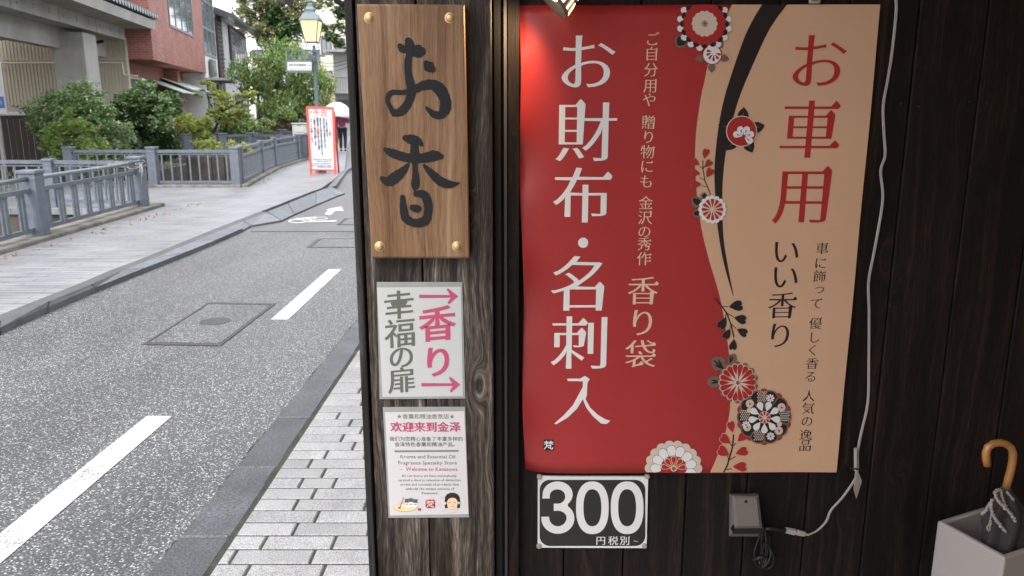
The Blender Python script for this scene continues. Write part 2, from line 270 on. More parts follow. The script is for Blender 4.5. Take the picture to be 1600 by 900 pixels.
# ------------------------------------------------------------ mesh helpers
class MB:
    def __init__(s): s.v = []; s.f = []
    def add(s, vs, fs):
        o = len(s.v); s.v += [tuple(v) for v in vs]; s.f += [tuple(i + o for i in f) for f in fs]; return s
    def box(s, c, d, rz=0, tilt=None):
        x, y, z = d[0] / 2, d[1] / 2, d[2] / 2; vs = [Vector((a, b, e)) for a in (-x, x) for b in (-y, y) for e in (-z, z)]
        m = Matrix.Rotation(rz, 3, 'Z')
        if tilt is not None: m = m @ tilt
        c = Vector(c); return s.add([m @ v + c for v in vs], [(0, 1, 3, 2), (4, 6, 7, 5), (0, 4, 5, 1), (2, 3, 7, 6), (0, 2, 6, 4), (1, 5, 7, 3)])
    def bevbox(s, c, d, b, rz=0, tilt=None):
        """box with chamfered vertical-ish edges on all sides"""
        bm = bmesh.new(); bmesh.ops.create_cube(bm, size=1)
        bmesh.ops.scale(bm, vec=d, verts=bm.verts); bmesh.ops.bevel(bm, geom=list(bm.edges), offset=b, segments=2, affect='EDGES', profile=.5)
        m = Matrix.Rotation(rz, 3, 'Z')
        if tilt is not None: m = m @ tilt
        bm.verts.index_update(); vs = [m @ v.co + Vector(c) for v in bm.verts]; fs = [tuple(v.index for v in f.verts) for f in bm.faces]; bm.free()
        return s.add(vs, fs)
    def beam(s, a, b, w, h):
        """bar from a to b, w wide (level), h high"""
        a = Vector(a); b = Vector(b); d = (b - a).normalized(); r = d.cross(Vector((0, 0, 1)))
        r = Vector((1, 0, 0)) if r.length < 1e-4 else r.normalized(); u = r.cross(d)
        vs = [p + r * (i * w / 2) + u * (j * h / 2) for p in (a, b) for i, j in ((-1, -1), (1, -1), (1, 1), (-1, 1))]
        return s.add(vs, [(3, 2, 1, 0), (4, 5, 6, 7), (0, 1, 5, 4), (1, 2, 6, 5), (2, 3, 7, 6), (3, 0, 4, 7)])
    def tube(s, pts, rad, n=8, cap=True):
        pts = [Vector(p) for p in pts]; k = len(pts); rad = rad if hasattr(rad, '__len__') else [rad] * k
        prev = None; vs = []
        for i, p in enumerate(pts):
            d = (pts[min(i + 1, k - 1)] - pts[max(i - 1, 0)]).normalized()
            if prev is None: prev = d.orthogonal().normalized()
            prev = (prev - d * prev.dot(d)).normalized(); q = d.cross(prev)
            vs += [p + (prev * math.cos(2 * math.pi * j / n) + q * math.sin(2 * math.pi * j / n)) * rad[i] for j in range(n)]
        fs = [(i * n + j, i * n + (j + 1) % n, (i + 1) * n + (j + 1) % n, (i + 1) * n + j) for i in range(k - 1) for j in range(n)]
        if cap: fs += [tuple(range(n))[::-1], tuple(range((k - 1) * n, k * n))]
        return s.add(vs, fs)
    def lathe(s, prof, c, n=16, axis=None):
        """prof: (r, z)"""
        m = axis or Matrix.Identity(3); c = Vector(c); vs = []
        for r, z in prof: vs += [c + m @ Vector((r * math.cos(2 * math.pi * j / n), r * math.sin(2 * math.pi * j / n), z)) for j in range(n)]
        fs = [(i * n + j, i * n + (j + 1) % n, (i + 1) * n + (j + 1) % n, (i + 1) * n + j) for i in range(len(prof) - 1) for j in range(n)]
        return s.add(vs, fs)
    def slab(s, poly, z0, z1):
        """level slab from an outline [(x, y)]"""
        n = len(poly); top = [(p[0], p[1], z1) for p in poly]; bot = [(p[0], p[1], z0) for p in poly]
        tri = tessellate_polygon([[Vector((p[0], p[1], 0)) for p in poly]])
        fs = []
        for t in tri:
            a, b, c = [poly[i] for i in t]; cr = (b[0] - a[0]) * (c[1] - a[1]) - (b[1] - a[1]) * (c[0] - a[0])
            t = tuple(t) if cr > 0 else tuple(t)[::-1]; fs.append(t)
            if z0 < z1: fs.append(tuple(i + n for i in t[::-1]))
        if z0 < z1: fs += [(i, i + n, (i + 1) % n + n, (i + 1) % n) for i in range(n)]
        return s.add(top + (bot if z0 < z1 else []), fs)
ORG = {}
def mesh_of(name, mb, m, inv=None):
    me = bpy.data.meshes.new(name); vs = mb.v
    if inv is not None: vs = [tuple(inv @ Vector(v)) for v in vs]
    me.from_pydata(vs, [], mb.f); me.materials.append(M[m] if isinstance(m, str) else m); me.update(); return me
def props(o, label=None, cat=None, group=None, kind=None):
    if label: o['label'] = label
    if cat: o['category'] = cat
    if group: o['group'] = group
    if kind: o['kind'] = kind
    return o
def thing(name, loc, label, cat, group=None, rz=0, kind=None):
    o = bpy.data.objects.new(name, None); C.objects.link(o); o.location = loc; o.rotation_euler = (0, 0, rz); o.empty_display_size = .1
    ORG[o] = Matrix.Translation(Vector(loc)) @ Matrix.Rotation(rz, 4, 'Z'); return props(o, label, cat, group, kind)
def part(parent, name, mb, m, local=False, label=None, smooth=False, kind=None):
    inv = None if local else ORG[parent].inverted()
    me = mesh_of(name, mb, m, inv); o = bpy.data.objects.new(name, me); C.objects.link(o); o.parent = parent; ORG[o] = ORG[parent]
    if smooth: me.polygons.foreach_set('use_smooth', [True] * len(me.polygons))
    return props(o, label, kind=kind)
def solo(name, mb, m, loc, label=None, cat=None, group=None, kind=None, smooth=False):
    mt = Matrix.Translation(Vector(loc)); me = mesh_of(name, mb, m, mt.inverted()); o = bpy.data.objects.new(name, me); C.objects.link(o); o.location = loc; ORG[o] = mt
    if smooth: me.polygons.foreach_set('use_smooth', [True] * len(me.polygons))
    return props(o, label, cat, group, kind)
def inst(parent, name, me, loc, rz=0, scale=None):
    """a piece that shares its mesh; loc in world space, parent unrotated"""
    o = bpy.data.objects.new(name, me); C.objects.link(o); o.parent = parent
    o.location = ORG[parent].inverted() @ Vector(loc); o.rotation_euler = (0, 0, rz)
    if scale: o.scale = scale
    ORG[o] = ORG[parent] @ Matrix.Translation(o.location) @ Matrix.Rotation(rz, 4, 'Z')
    return o

# ------------------------------------------------------------ lettering: glyph outlines reshaped and filled
_fc = bpy.data.curves.new('lettering_source', 'FONT'); _fo = bpy.data.objects.new('lettering_source', _fc); C.objects.link(_fo)
_gc = {}
def outline(ch, seg):
    key = (ch, seg)
    if key in _gc: return _gc[key]
    _fc.body = ch; dg = bpy.context.evaluated_depsgraph_get(); dg.update(); ev = _fo.evaluated_get(dg); k = ev.to_curve(dg); out = []
    for s in k.splines:
        P = s.bezier_points; n = len(P); poly = []
        for i in range(n):
            a = P[i].co.copy(); b = P[i].handle_right.copy(); c = P[(i + 1) % n].handle_left.copy(); d = P[(i + 1) % n].co.copy()
            ch_ = (d - a).length
            if ch_ < 1e-5: continue
            u = (d - a) / ch_; dev = max((b - a - u * (b - a).dot(u)).length, (c - d - u * (c - d).dot(u)).length)
            st = 1 if dev < .004 else seg
            for j in range(st):
                t = j / st; q = a * (1 - t) ** 3 + b * 3 * t * (1 - t) ** 2 + c * 3 * t * t * (1 - t) + d * t ** 3; poly.append((q.x, q.y))
        if len(poly) > 2: out.append(poly)
    ev.to_curve_clear()
    ar = [sum(p[i - 1][0] * p[i][1] - p[i][0] * p[i - 1][1] for i in range(len(p))) for p in out]
    if ar and max(ar, key=abs) < 0: out = [p[::-1] for p in out]
    _gc[key] = out; return out
def glyph(ch, seg=4, ax=0., ay=0., uroko=0., shear=0.):
    """outline with stems widened by ax, bars thinned by ay and triangular serifs of size uroko"""
    res = []
    for p in outline(ch, seg):
        n = len(p); new = []
        e = []
        for i in range(n):
            dx, dy = p[(i + 1) % n][0] - p[i][0], p[(i + 1) % n][1] - p[i][1]; L = math.hypot(dx, dy) or 1e-9; e.append((dy / L, -dx / L, L))
        for i in range(n):
            a, b = e[i - 1], e[i]; nx, ny = a[0] + b[0], a[1] + b[1]; L = math.hypot(nx, ny)
            if L < .5: nx, ny = b[0], b[1]; k = 1
            else:
                nx /= L; ny /= L; k = min(1.4, 1 / max(.6, nx * a[0] + ny * a[1]))
            # component-wise offset by each edge's own normal, so corners keep their place
            ox = max((a[0], b[0]), key=abs) * ax; oy = max((a[1], b[1]), key=abs) * ay
            if a[0] * b[0] < 0: ox = nx * ax
            if a[1] * b[1] < 0: oy = ny * ay
            x, y = p[i][0] + ox, p[i][1] + oy
            # CCW outline: a convex upper-right corner comes from a right-facing edge into an up-facing one
            if uroko and a[0] > .93 and b[1] > .97 and b[2] > .14:
                u = uroko; new += [(x + u * .35, y + u * .05), (x + u * .2, y + u * .35), (x - u * .42, y + u * .98), (x - u * .62, y + u * .98), (x - u * 1.45, y)]
            else: new.append((x, y))
        if shear: new = [(q[0], q[1] + shear * (q[0] - .5)) for q in new]
        res.append(new)
    return res
def _inside(pt, poly):
    x, y = pt; r = False
    for i in range(len(poly)):
        (x0, y0), (x1, y1) = poly[i - 1], poly[i]
        if (y0 > y) != (y1 > y) and x < (x1 - x0) * (y - y0) / (y1 - y0) + x0: r = not r
    return r
def fill(polys):
    """triangles of each outline with the outlines that lie in it cut out"""
    area = lambda p: sum(p[i - 1][0] * p[i][1] - p[i][0] * p[i - 1][1] for i in range(len(p))) / 2
    groups = []
    if len(polys) == 1: groups = [[polys[0]]]
    else:
        s0 = 1 if area(max(polys, key=lambda p: abs(area(p)))) > 0 else -1
        outs = [p for p in polys if area(p) * s0 > 0]; groups = [[p] for p in outs]
        for h in polys:
            if area(h) * s0 <= 0:
                c = [i for i, p in enumerate(outs) if _inside(h[0], p)]
                if c: groups[min(c, key=lambda i: abs(area(outs[i])))].append(h)
    V, Fc = [], []
    for g in groups:
        vs = [Vector(q) for p in g for q in p]; sc = max(max(v.x for v in vs) - min(v.x for v in vs), 1e-6); o = vs[0].copy()
        vs = [(v - o) / sc for v in vs]; ed = []; k = 0
        for p in g: ed += [(k + i, k + (i + 1) % len(p)) for i in range(len(p))]; k += len(p)
        rv, re, rf, _, _, _ = delaunay_2d_cdt(vs, ed, [], 1, 1e-6)
        for f in rf:
            P = [rv[i] for i in f]; c = sum(P, Vector((0, 0))) / len(P); c = (c.x * sc + o.x, c.y * sc + o.y)
            if any(_inside(c, h) for h in g[1:]): continue
            if not _inside(c, g[0]) and len(g[0]) > 40 and False: continue
            cr = (P[1].x - P[0].x) * (P[2].y - P[0].y) - (P[1].y - P[0].y) * (P[2].x - P[0].x)
            f = tuple(i + len(V) for i in f); Fc.append(f if cr > 0 else f[::-1])
        V += [(v.x * sc + o.x, v.y * sc + o.y) for v in rv]
    return V, Fc
MINCHO = dict(ax=.010, ay=-.016, uroko=.055)
class Flat:
    """2-D artwork on an upright plane facing the camera side: (x, z) at depth y; px() takes photo pixels of things on that plane"""
    def __init__(s, Y, wave=None): s.Y = Y; s.wave = wave or (lambda x, z: 0.)
    def P(s, px, py): v = A(px, py, s.Y); return (v.x, v.z)
    def poly(s, mb, polys, lift, px=True):
        if px: polys = [[s.P(*q) for q in p] for p in polys]
        vs, fs = fill(polys); return mb.add([(v[0], s.Y - lift + s.wave(v[0], v[1]), v[1]) for v in vs], fs)
    def char(s, mb, ch, cx, cy, em, lift, lean=0, hs=1, **st):
        """em and centre in photo pixels"""
        c = s.P(cx, cy); w = abs(s.P(cx + em / 2, cy)[0] - s.P(cx - em / 2, cy)[0]); g = glyph(ch, **st)
        if not g: return
        if ord(ch) > 0x2000: ox, oy = .5, .38
        else:
            xs = [q[0] for p in g for q in p]; ys = [q[1] for p in g for q in p]; ox, oy = (min(xs) + max(xs)) / 2, (min(ys) + max(ys)) / 2
        s.poly(mb, [[(c[0] + (q[0] - ox) * w + lean * (q[1] - oy) * w, c[1] + (q[1] - oy) * w * hs) for q in p] for p in g], lift, px=False)
    def line(s, mb, text, x0, x1, y, em, lift, **st):
        """horizontal line of type fitted between x0 and x1"""
        adv = []; 
        for ch in text:
            if ch == ' ': adv.append(.28); continue
            g = glyph(ch, **st); xs = [q[0] for p in g for q in p]
            adv.append(1.0 if ord(ch) > 0x2000 else (max(xs) + .05 if xs else .28))
        a = s.P(x0, y); b = s.P(x1, y); tot = sum(adv); w = abs(s.P(x0 + em, y)[0] - a[0]); sx = (b[0] - a[0]) / tot; x = a[0]
        for ch, ad in zip(text, adv):
            if ch != ' ':
                g = glyph(ch, **st); s.poly(mb, [[(x + q[0] * sx, a[1] + (q[1] - .34) * w) for q in p] for p in g], lift, px=False)
            x += ad * sx
def circ(cx, cy, rx, ry=None, n=20, a0=0):
    ry = rx if ry is None else ry; return [(cx + rx * math.cos(a0 + 2 * math.pi * i / n), cy + ry * math.sin(a0 + 2 * math.pi * i / n)) for i in range(n)]
def petal(cx, cy, ang, r0, r1, w, n=7, notch=0):
    """rounded petal from radius r0 to r1, half width w, in pixels"""
    pts = []; L = r1 - r0
    for i in range(n + 1):
        t = i / n; pts.append((r0 + L * (1 - w / L) * t if i < n else r0 + L - w, w * math.sin(min(1, t * 1.25) * math.pi / 2) * (.35 + .65 * t)))
    arc = [(r0 + L - w + w * math.sin(a), w * math.cos(a)) for a in [math.pi * k / 8 for k in range(1, 8)]]
    if notch: arc[3] = (arc[3][0] - notch, 0)
    full = pts + arc + [(p[0], -p[1]) for p in pts[::-1]]
    if r0 == 0 or pts[0][1] < 1e-6: full = full[:-1]
    c, s_ = math.cos(ang), math.sin(ang); return [(cx + a * c - b * s_, cy + a * s_ + b * c) for a, b in full]
def heart(cx, cy, ang, L, w):
    pr = [(0, 0), (.18, .32), (.42, .72), (.68, .98), (.86, .92), (.99, .62), (.98, .28), (.88, .04), (.97, -.25), (.95, -.6), (.82, -.86), (.62, -.92), (.38, -.7), (.15, -.33)]
    c, s_ = math.cos(ang), math.sin(ang); return [(cx + (a * L - L / 2) * c - b * w * s_, cy + (a * L - L / 2) * s_ + b * w * c) for a, b in pr]
def stroke(pts, sub=4):
    """brush stroke outline through (x, y, halfwidth)"""
    P = [Vector(p) for p in pts]; Q = []
    for i in range(len(P) - 1):
        p0, p1, p2, p3 = P[max(i - 1, 0)], P[i], P[i + 1], P[min(i + 2, len(P) - 1)]
        for j in range(sub):
            t = j / sub; Q.append(.5 * ((2 * p1) + (p2 - p0) * t + (2 * p0 - 5 * p1 + 4 * p2 - p3) * t * t + (3 * p1 - p0 - 3 * p2 + p3) * t ** 3))
    Q.append(P[-1]); L, Rr = [], []
    for i, q in enumerate(Q):
        d = (Q[min(i + 1, len(Q) - 1)] - Q[max(i - 1, 0)]); d.z = 0
        d = d.normalized() if d.length > 1e-6 else Vector((1, 0, 0)); w = abs(q.z)
        L.append((q.x - d.y * w, q.y + d.x * w)); Rr.append((q.x + d.y * w, q.y - d.x * w))
    def cap(q, d, w, sgn):
        n = Vector((-d.y, d.x)); return [(q.x + sgn * d.x * w * math.sin(a) * .8 + n.x * w * math.cos(a), q.y + sgn * d.y * w * math.sin(a) * .8 + n.y * w * math.cos(a)) for a in (math.pi * .25, math.pi * .5, math.pi * .75)]
    d1 = (Q[-1] - Q[-2]); d1.z = 0; d1.normalize(); d0 = (Q[1] - Q[0]); d0.z = 0; d0.normalize()
    return L + cap(Q[-1], d1, abs(Q[-1].z), 1) + Rr[::-1] + cap(Q[0], d0, abs(Q[0].z), -1)[::-1]

# ============================================================ THE GROUND
def line_at(p, q, y):
    """x on the line p-q at depth y"""
    t = (y - p[1]) / (q[1] - p[1]); return p[0] + (q[0] - p[0]) * t
RK1, RK2 = G(322, 900, .04), G(558, 547, .04)          # inner edge of the right kerb
RO1, RO2 = G(250, 885, 0), G(553, 510, 0)              # its road edge
rk = lambda y: line_at(RK1, RK2, y)
ro = lambda y: line_at(RO1, RO2, y)
SW = .08                                                # height of the far pavement
outer = [G(*p, 0) for p in [(0, 523), (75, 489), (150, 457), (225, 427), (292, 400), (340, 380), (380, 362), (393, 355), (440, 347), (460, 337), (494, 322), (527, 308), (539, 304)]]
inner = [G(*p, SW) for p in [(0, 503), (78, 471), (142, 445), (194, 422), (239, 405), (300, 379), (350, 358), (380, 346), (418, 331), (450, 318), (494, 300), (511, 294), (516, 291)]]
far_in = [G(*p, SW) for p in [(511, 294), (524, 280), (540, 265)]]
d0 = (outer[1] - outer[0]); d0.z = 0
near_out = outer[0] - d0.normalized() * 9; near_in = Vector((near_out.x - (outer[0].x - inner[0].x), near_out.y, SW))
# base ground with the canal cut in it
def can_r(y): return -6.42 + (0 if y < 17.4 else -(y - 17.4) * .085 if y < 25 else -(7.6 * .085 + (y - 25) * .155))
def can_l(y): return can_r(y) - (3.25 if y > 13 else 3.6)
ys = [-40, -10, 0, 6, 10, 12.8, 17.3, 21, 25, 32, 40, 60, 80, 1200]
gm = MB()
for y0, y1 in zip(ys, ys[1:]):
    cols0 = [-900, can_l(y0), can_r(y0), 900]; cols1 = [-900, can_l(y1), can_r(y1), 900]
    for k in range(3):
        if k == 1 and y0 >= -10 and y1 <= 80 and not (y0 == 12.8): continue
        gm.add([(cols0[k], y0, -.02), (cols0[k + 1], y0, -.02), (cols1[k + 1], y1, -.02), (cols1[k], y1, -.02)], [(0, 1, 2, 3)])
solo('ground', gm, 'soil', (0, 0, 0), kind='structure')
cw = MB()
for y0, y1 in zip(ys[1:12], ys[2:13]):
    for f in (can_l, can_r): cw.add([(f(y0), y0, -1.6), (f(y1), y1, -1.6), (f(y1), y1, -.021), (f(y0), y0, -.021)], [(0, 1, 2, 3)])
cw.add([(can_l(12.8), 12.8, -1.6), (can_r(12.8), 12.8, -1.6), (can_r(12.8), 12.8, -.021), (can_l(12.8), 12.8, -.021)], [(0, 1, 2, 3)])
cw.add([(can_l(17.3), 17.3, -1.6), (can_r(17.3), 17.3, -1.6), (can_r(17.3), 17.3, -.021), (can_l(17.3), 17.3, -.021)], [(0, 1, 2, 3)])
solo('canal_wall', cw, 'canal', (-8, 14, -1.6), kind='structure')
wt = MB(); wt.add([(-12, -10, -1.35), (-6, -10, -1.35), (-6, 12.79, -1.35), (-12, 12.79, -1.35)], [(0, 1, 2, 3)])
wt.add([(can_l(17.4) - .5, 17.4, -1.35), (can_r(17.4) + .5, 17.4, -1.35), (can_r(80) + .5, 80, -1.35), (can_l(80) - .5, 80, -1.35)], [(0, 1, 2, 3)])
solo('canal_water', wt, 'water', (-8, 0, -1.35), kind='structure')
# road
rd = [(near_out.x, near_out.y), (ro(-7), -7)] + [(ro(y), y) for y in (0, 4, 8, 14, 20)] + [(line_at(RO1, RO2, 20) - 1.2, 30), (-5.5, 60), (-18, 130)] + [(-24, 130), (-12.5, 60), (-7.6, 34)] + [(p.x, p.y) for p in reversed([far_in[0], far_in[1], far_in[2]])] + [(p.x, p.y) for p in reversed(outer)]
solo('road', MB().slab(rd, 0, 0), 'asphalt', (0, 0, 0), kind='structure')
yp = G(450, 362, 0).y
rp = [(G(394, 361).x, yp), (ro(yp) - .02, yp)] + [(ro(y) - .02, y) for y in (14, 20)] + [(-3.2, 30), (-6, 60), (-12, 60), (-7.5, 34)] + [(p.x + .03, p.y) for p in reversed(far_in)] + [(p.x + .02, p.y) for p in reversed(outer[8:])]
solo('road_patch', MB().slab(rp, 0, .004), 'asphalt2', (-2, yp, 0), kind='structure')
sj = MB(); sj.add([(G(392, 361).x, yp - .008, .0085), (ro(yp), yp - .008, .0085), (ro(yp), yp + .010, .0085), (G(392, 361).x, yp + .010, .0085)], [(0, 1, 2, 3)]); solo('road_seam', sj, 'iron', (-2, yp, 0), kind='structure')
# markings
def mark(name, pts, h=.004, m='paint_white', z0=0): return solo(name, MB().slab([(p.x, p.y) for p in pts], z0 + .001, z0 + h), m, pts[0], kind='structure')
c1, c2 = G(247, 651), G(523.5, 421)
dl = (c2 - c1).normalized(); nr = Vector((-dl.y, dl.x, 0)) * .068
for a, b in ((G(247, 651) - dl * 2.4, G(249, 651)), (G(437, 499.5), G(523.5, 421)), (G(523.5, 421) - dl * 0, None)):
    if b is None: continue
    mark('lane_dash', [a - nr, b - nr, b + nr, a + nr])
ar = [(714, 425), (770, 430), (812, 393), (882, 394), (865, 357), (775, 372), (728, 385), (750, 392)]
mark('lane_arrow', [G(380 + x / 5.626, 260 + y / 5.626) for x, y in ar], .004, z0=.005)
bk = MB()
for cx, cy, rx, ry in ((475, 487, 80, 18), (680, 462, 62, 14)):
    o_ = [G(380 + a / 5.626, 260 + b / 5.626) for a, b in circ(cx, cy, rx, ry, 20)]; i_ = [G(380 + a / 5.626, 260 + b / 5.626) for a, b in circ(cx, cy, rx * .78, ry * .62, 20)]
    for k in range(20): bk.add([(q.x, q.y, .0095) for q in (o_[k], o_[(k + 1) % 20], i_[(k + 1) % 20], i_[k])], [(0, 1, 2, 3)])
for k, q in enumerate(([(455, 462), (640, 447), (660, 455), (480, 474)], [(560, 487), (820, 480), (822, 490), (560, 497)], [(540, 455), (640, 480), (620, 487), (510, 462)])):
    bk.add([(g.x, g.y, .0100 + k * .0005) for g in (G(380 + a / 5.626, 260 + b / 5.626) for a, b in q)], [(0, 1, 2, 3)])
solo('bicycle_marking', bk, 'paint_white', G(490, 346), kind='structure')
# covers in the road
def cover(q, label, name='utility_cover', lid=True, z=.0):
    P = [G(*p) for p in q]; c = sum(P, Vector()) / 4
    t = thing(name, (c.x, c.y, z), label, 'manhole cover'); fr = MB()
    w = .05
    for i in range(4):
        a, b = P[i], P[(i + 1) % 4]; a2, b2 = a + (c - a) * (w * 1.6), b + (c - b) * (w * 1.6)
        fr.add([(a.x, a.y, z + .006), (b.x, b.y, z + .006), (b2.x, b2.y, z + .006), (a2.x, a2.y, z + .006), (a.x, a.y, z), (b.x, b.y, z), (b2.x, b2.y, z), (a2.x, a2.y, z)], [(0, 1, 2, 3), (0, 4, 5, 1), (3, 2, 6, 7)])
    part(t, 'frame', fr, 'iron')
    P2 = [a + (c - a) * (w * 2.0) for a in P]; part(t, 'lid', MB().slab([(p.x, p.y) for p in P2], z + .001, z + .005), 'asphalt')
    return t, c
t, c = cover([(222, 539), (345, 541), (431, 475), (326, 473)], 'rectangular cover with asphalt infill and small round plate in road')
cc = G(337, 503); part(t, 'round_plate', MB().lathe([(0, .009), (.10, .009), (.115, .006), (.12, .0055)], (cc.x, cc.y, 0), 20), 'iron')
cover([(479, 387), (640, 387), (640, 373), (496, 373.5)], 'second rectangular cover further up the road beside the post')
cover([(526, 352), (640, 352), (640, 342), (538, 342)], 'far narrow rectangular cover beside the bicycle marking', z=.005)
# left kerb stones
kt = thing('kerb', (outer[0].x, outer[0].y, 0), None, None, kind='structure')
def strip_interp(L, s):
    d = [0]
    for a, b in zip(L, L[1:]): d.append(d[-1] + (b - a).length)
    s = max(0, min(d[-1] - 1e-6, s))
    for i in range(len(L) - 1):
        if s <= d[i + 1]: t = (s - d[i]) / (d[i + 1] - d[i]); return L[i].lerp(L[i + 1], t)
    return L[-1]
def plen(L): return sum((b - a).length for a, b in zip(L, L[1:]))
OL = [near_out] + outer; IL = [near_in] + inner
for i in range(len(OL) - 1):
    a, b, c_, d_ = OL[i], OL[i + 1], IL[i + 1], IL[i]; nseg = max(1, round((b - a).length / (.75 if i < 7 else 2)))
    for k in range(nseg):
        f0, f1 = k / nseg, (k + 1) / nseg; g = .011 / max(.3, (b - a).length / nseg); f0 += g / nseg; f1 -= g / nseg
        q = [a.lerp(b, f0), a.lerp(b, f1), d_.lerp(c_, f1), d_.lerp(c_, f0)]
        hz = [.05, .05, SW + .004, SW + .004] if i < 7 else [.028, .028, SW + .002, SW + .002]
        hz = [h + random.uniform(-.002, .002) for h in hz]
        mb = MB(); mb.add([(p.x, p.y, -.02) for p in q] + [(p.x, p.y, h) for p, h in zip(q, hz)], [(4, 5, 6, 7), (0, 1, 5, 4), (1, 2, 6, 5), (2, 3, 7, 6), (3, 0, 4, 7)])
        part(kt, 'kerb_stone', mb, 'kerb_left')
fk = [G(525, 296), G(533, 284), G(542, 271), G(556, 261)]; fi = far_in + [G(552, 256, SW)]
for a, b, c_, d_ in zip(fk, fk[1:], fi[1:], fi):
    part(kt, 'kerb_stone', MB().add([(a.x, a.y, -.02), (b.x, b.y, -.02), (c_.x, c_.y, -.02), (d_.x, d_.y, -.02), (a.x, a.y, .08), (b.x, b.y, .08), (c_.x, c_.y, SW + .004), (d_.x, d_.y, SW + .004)], [(4, 5, 6, 7), (0, 1, 5, 4), (1, 2, 6, 5), (2, 3, 7, 6), (3, 0, 4, 7)]), 'kerb_left')
# left pavement
def off(L, dx): return [(p.x + dx, p.y) for p in L]
fence_line = [(-6.25, -8), (-6.25, 10), (-6.25, 12.72), (-12.5, 12.85), (-12.5, 17.2), (-6.1, 17.2), (G(410, 273, SW).x, G(410, 273, SW).y), (G(430, 263, SW).x, G(430, 263, SW).y), (G(470, 252, SW).x, G(470, 252, SW).y), (-8.0, 34), (-13, 62)]
pv = [(near_in.x - .14, near_in.y)] + off(inner[:-1], -.12) + [(p.x - .02, p.y) for p in far_in[1:]] + [(-7.0, 34), (-11.9, 60)] + fence_line[::-1]
solo('pavement', MB().slab(pv, -.02, SW), 'pave_tex', (-5, 8, 0), kind='structure')
gt = MB(); gl = [near_in] + inner[:9]
for a, b in zip(gl, gl[1:]): gt.add([(a.x - .125, a.y, SW + .003), (a.x - .002, a.y, SW + .003), (b.x - .002, b.y, SW + .003), (b.x - .125, b.y, SW + .003), ], [(0, 1, 2, 3)])
solo('gutter_strip', gt, 'gutter', (-5, 8, 0), kind='structure')
# right kerb and pavers
rt = thing('kerb', (ro(3), 3, 0), None, None, kind='structure')
jy = [G(430, y, .04).y for y in (838, 730, 651, 593)]
step = (jy[3] - jy[0]) / 3
yy = [jy[0] + step * k for k in range(-6, 44)]
for i, (a, b) in enumerate(zip(yy, yy[1:])):
    h = .04 + random.uniform(-.003, .003); q = [(ro(a) + .01, a + .005), (rk(a) - .006, a + .005), (rk(b) - .006, b - .005), (ro(b) + .01, b - .005)]
    bm = MB(); top = [(x, y, h + random.uniform(-.001, .001)) for x, y in q]
    cx_ = sum(x for x, y in q) / 4; cy_ = sum(y for x, y in q) / 4
    ins = [(x + (.008 if x < cx_ else -.008), y + (.006 if y < cy_ else -.006), z) for x, y, z in top]; mid = [(x, y, z - .007) for x, y, z in top]
    bm.add([(x, y, -.02) for x, y in q] + mid + ins, [(8, 9, 10, 11)] + [(i_, (i_ + 1) % 4, 4 + (i_ + 1) % 4, 4 + i_) for i_ in range(4)] + [(4 + i_, 4 + (i_ + 1) % 4, 8 + (i_ + 1) % 4, 8 + i_) for i_ in range(4)])
    part(rt, 'kerb_stone', bm, 'kerb')
kj = MB(); yq = 1.2; side = []
while yq < 9: side.append((yq, random.uniform(.016, .034) + .010 * math.sin(yq * 9) * math.sin(yq * 3.7))); yq += random.uniform(.012, .03)
for (ya, wa), (yb, wb) in zip(side, side[1:]): kj.add([(ro(ya) - wa + .012, ya, .0045), (ro(ya) + .012, ya, .0045), (ro(yb) + .012, yb, .0045), (ro(yb) - wb + .012, yb, .0045)], [(0, 1, 2, 3)])
solo('kerb_gap', kj, 'joint', (ro(3), 3, 0), kind='structure')
solo('pavement_bed', MB().slab([(rk(-6) - .02, -6), (6, -6), (6, 30), (rk(30) - .02, 30)], -.01, .0375), 'joint', (0, 0, 0), kind='structure')
pt = thing('pavement', (-.8, 2, 0), None, None, kind='structure')
RP = .0965; cnt = 0; y = 1.55; row = 0; prevj = []
while y < 6.6:
    x = rk(y) + .012; lens = []; newj = []
    k = 0; X1 = -.16 if y < 5 else -.4
    while x < X1:
        L = random.choice([.285, .285, .19, .145]); L = L if k else random.choice([.12, .16, .21, .28]); x1 = min(x + L, X1)
        for q_ in range(6):
            if any(abs(x1 - j_) < .045 for j_ in prevj) and x1 < X1 - .02: L = L + random.choice([.05, -.04, .07]) if L < .26 else L - .075; x1 = min(x + L, X1)
        newj.append(x1)
        g = .0050; h = .042 + random.uniform(-.0006, .0005); a0, a1, b0, b1 = x + (0 if not k else g), x1 - g, y + g, y + RP - g
        sk = (rk(y + RP) - rk(y)) if k == 0 else 0; h = h
        q = [(a0, b0), (a1, b0), (a1, b1), (a0 + sk, b1)]; e_ = .004
        ins = [(a0 + e_, b0 + e_), (a1 - e_, b0 + e_), (a1 - e_, b1 - e_), (a0 + sk + e_, b1 - e_)]
        tl = [random.uniform(-.0003, .0003) for _ in range(4)]
        mb = MB().add([(u, v, .02) for u, v in q] + [(u, v, h - .004 + tl[i]) for i, (u, v) in enumerate(q)] + [(u, v, h + tl[i]) for i, (u, v) in enumerate(ins)],
                      [(8, 9, 10, 11)] + [(i_, (i_ + 1) % 4, 4 + (i_ + 1) % 4, 4 + i_) for i_ in range(4)] + [(4 + i_, 4 + (i_ + 1) % 4, 8 + (i_ + 1) % 4, 8 + i_) for i_ in range(4)])
        part(pt, 'paver', mb, 'paver'); cnt += 1; x = x1; k += 1
    y += RP; row += 1; prevj = newj
solo('pavement', MB().slab([(rk(-6), -6), (6, -6), (6, 1.54), (rk(1.54), 1.54)], .02, .041), brickm('near_pavement', (.36, .355, .35), (.31, .305, .30), (.12, .11, .10), .29, .0965, .006, wall=False), (0, 0, 0), kind='structure')
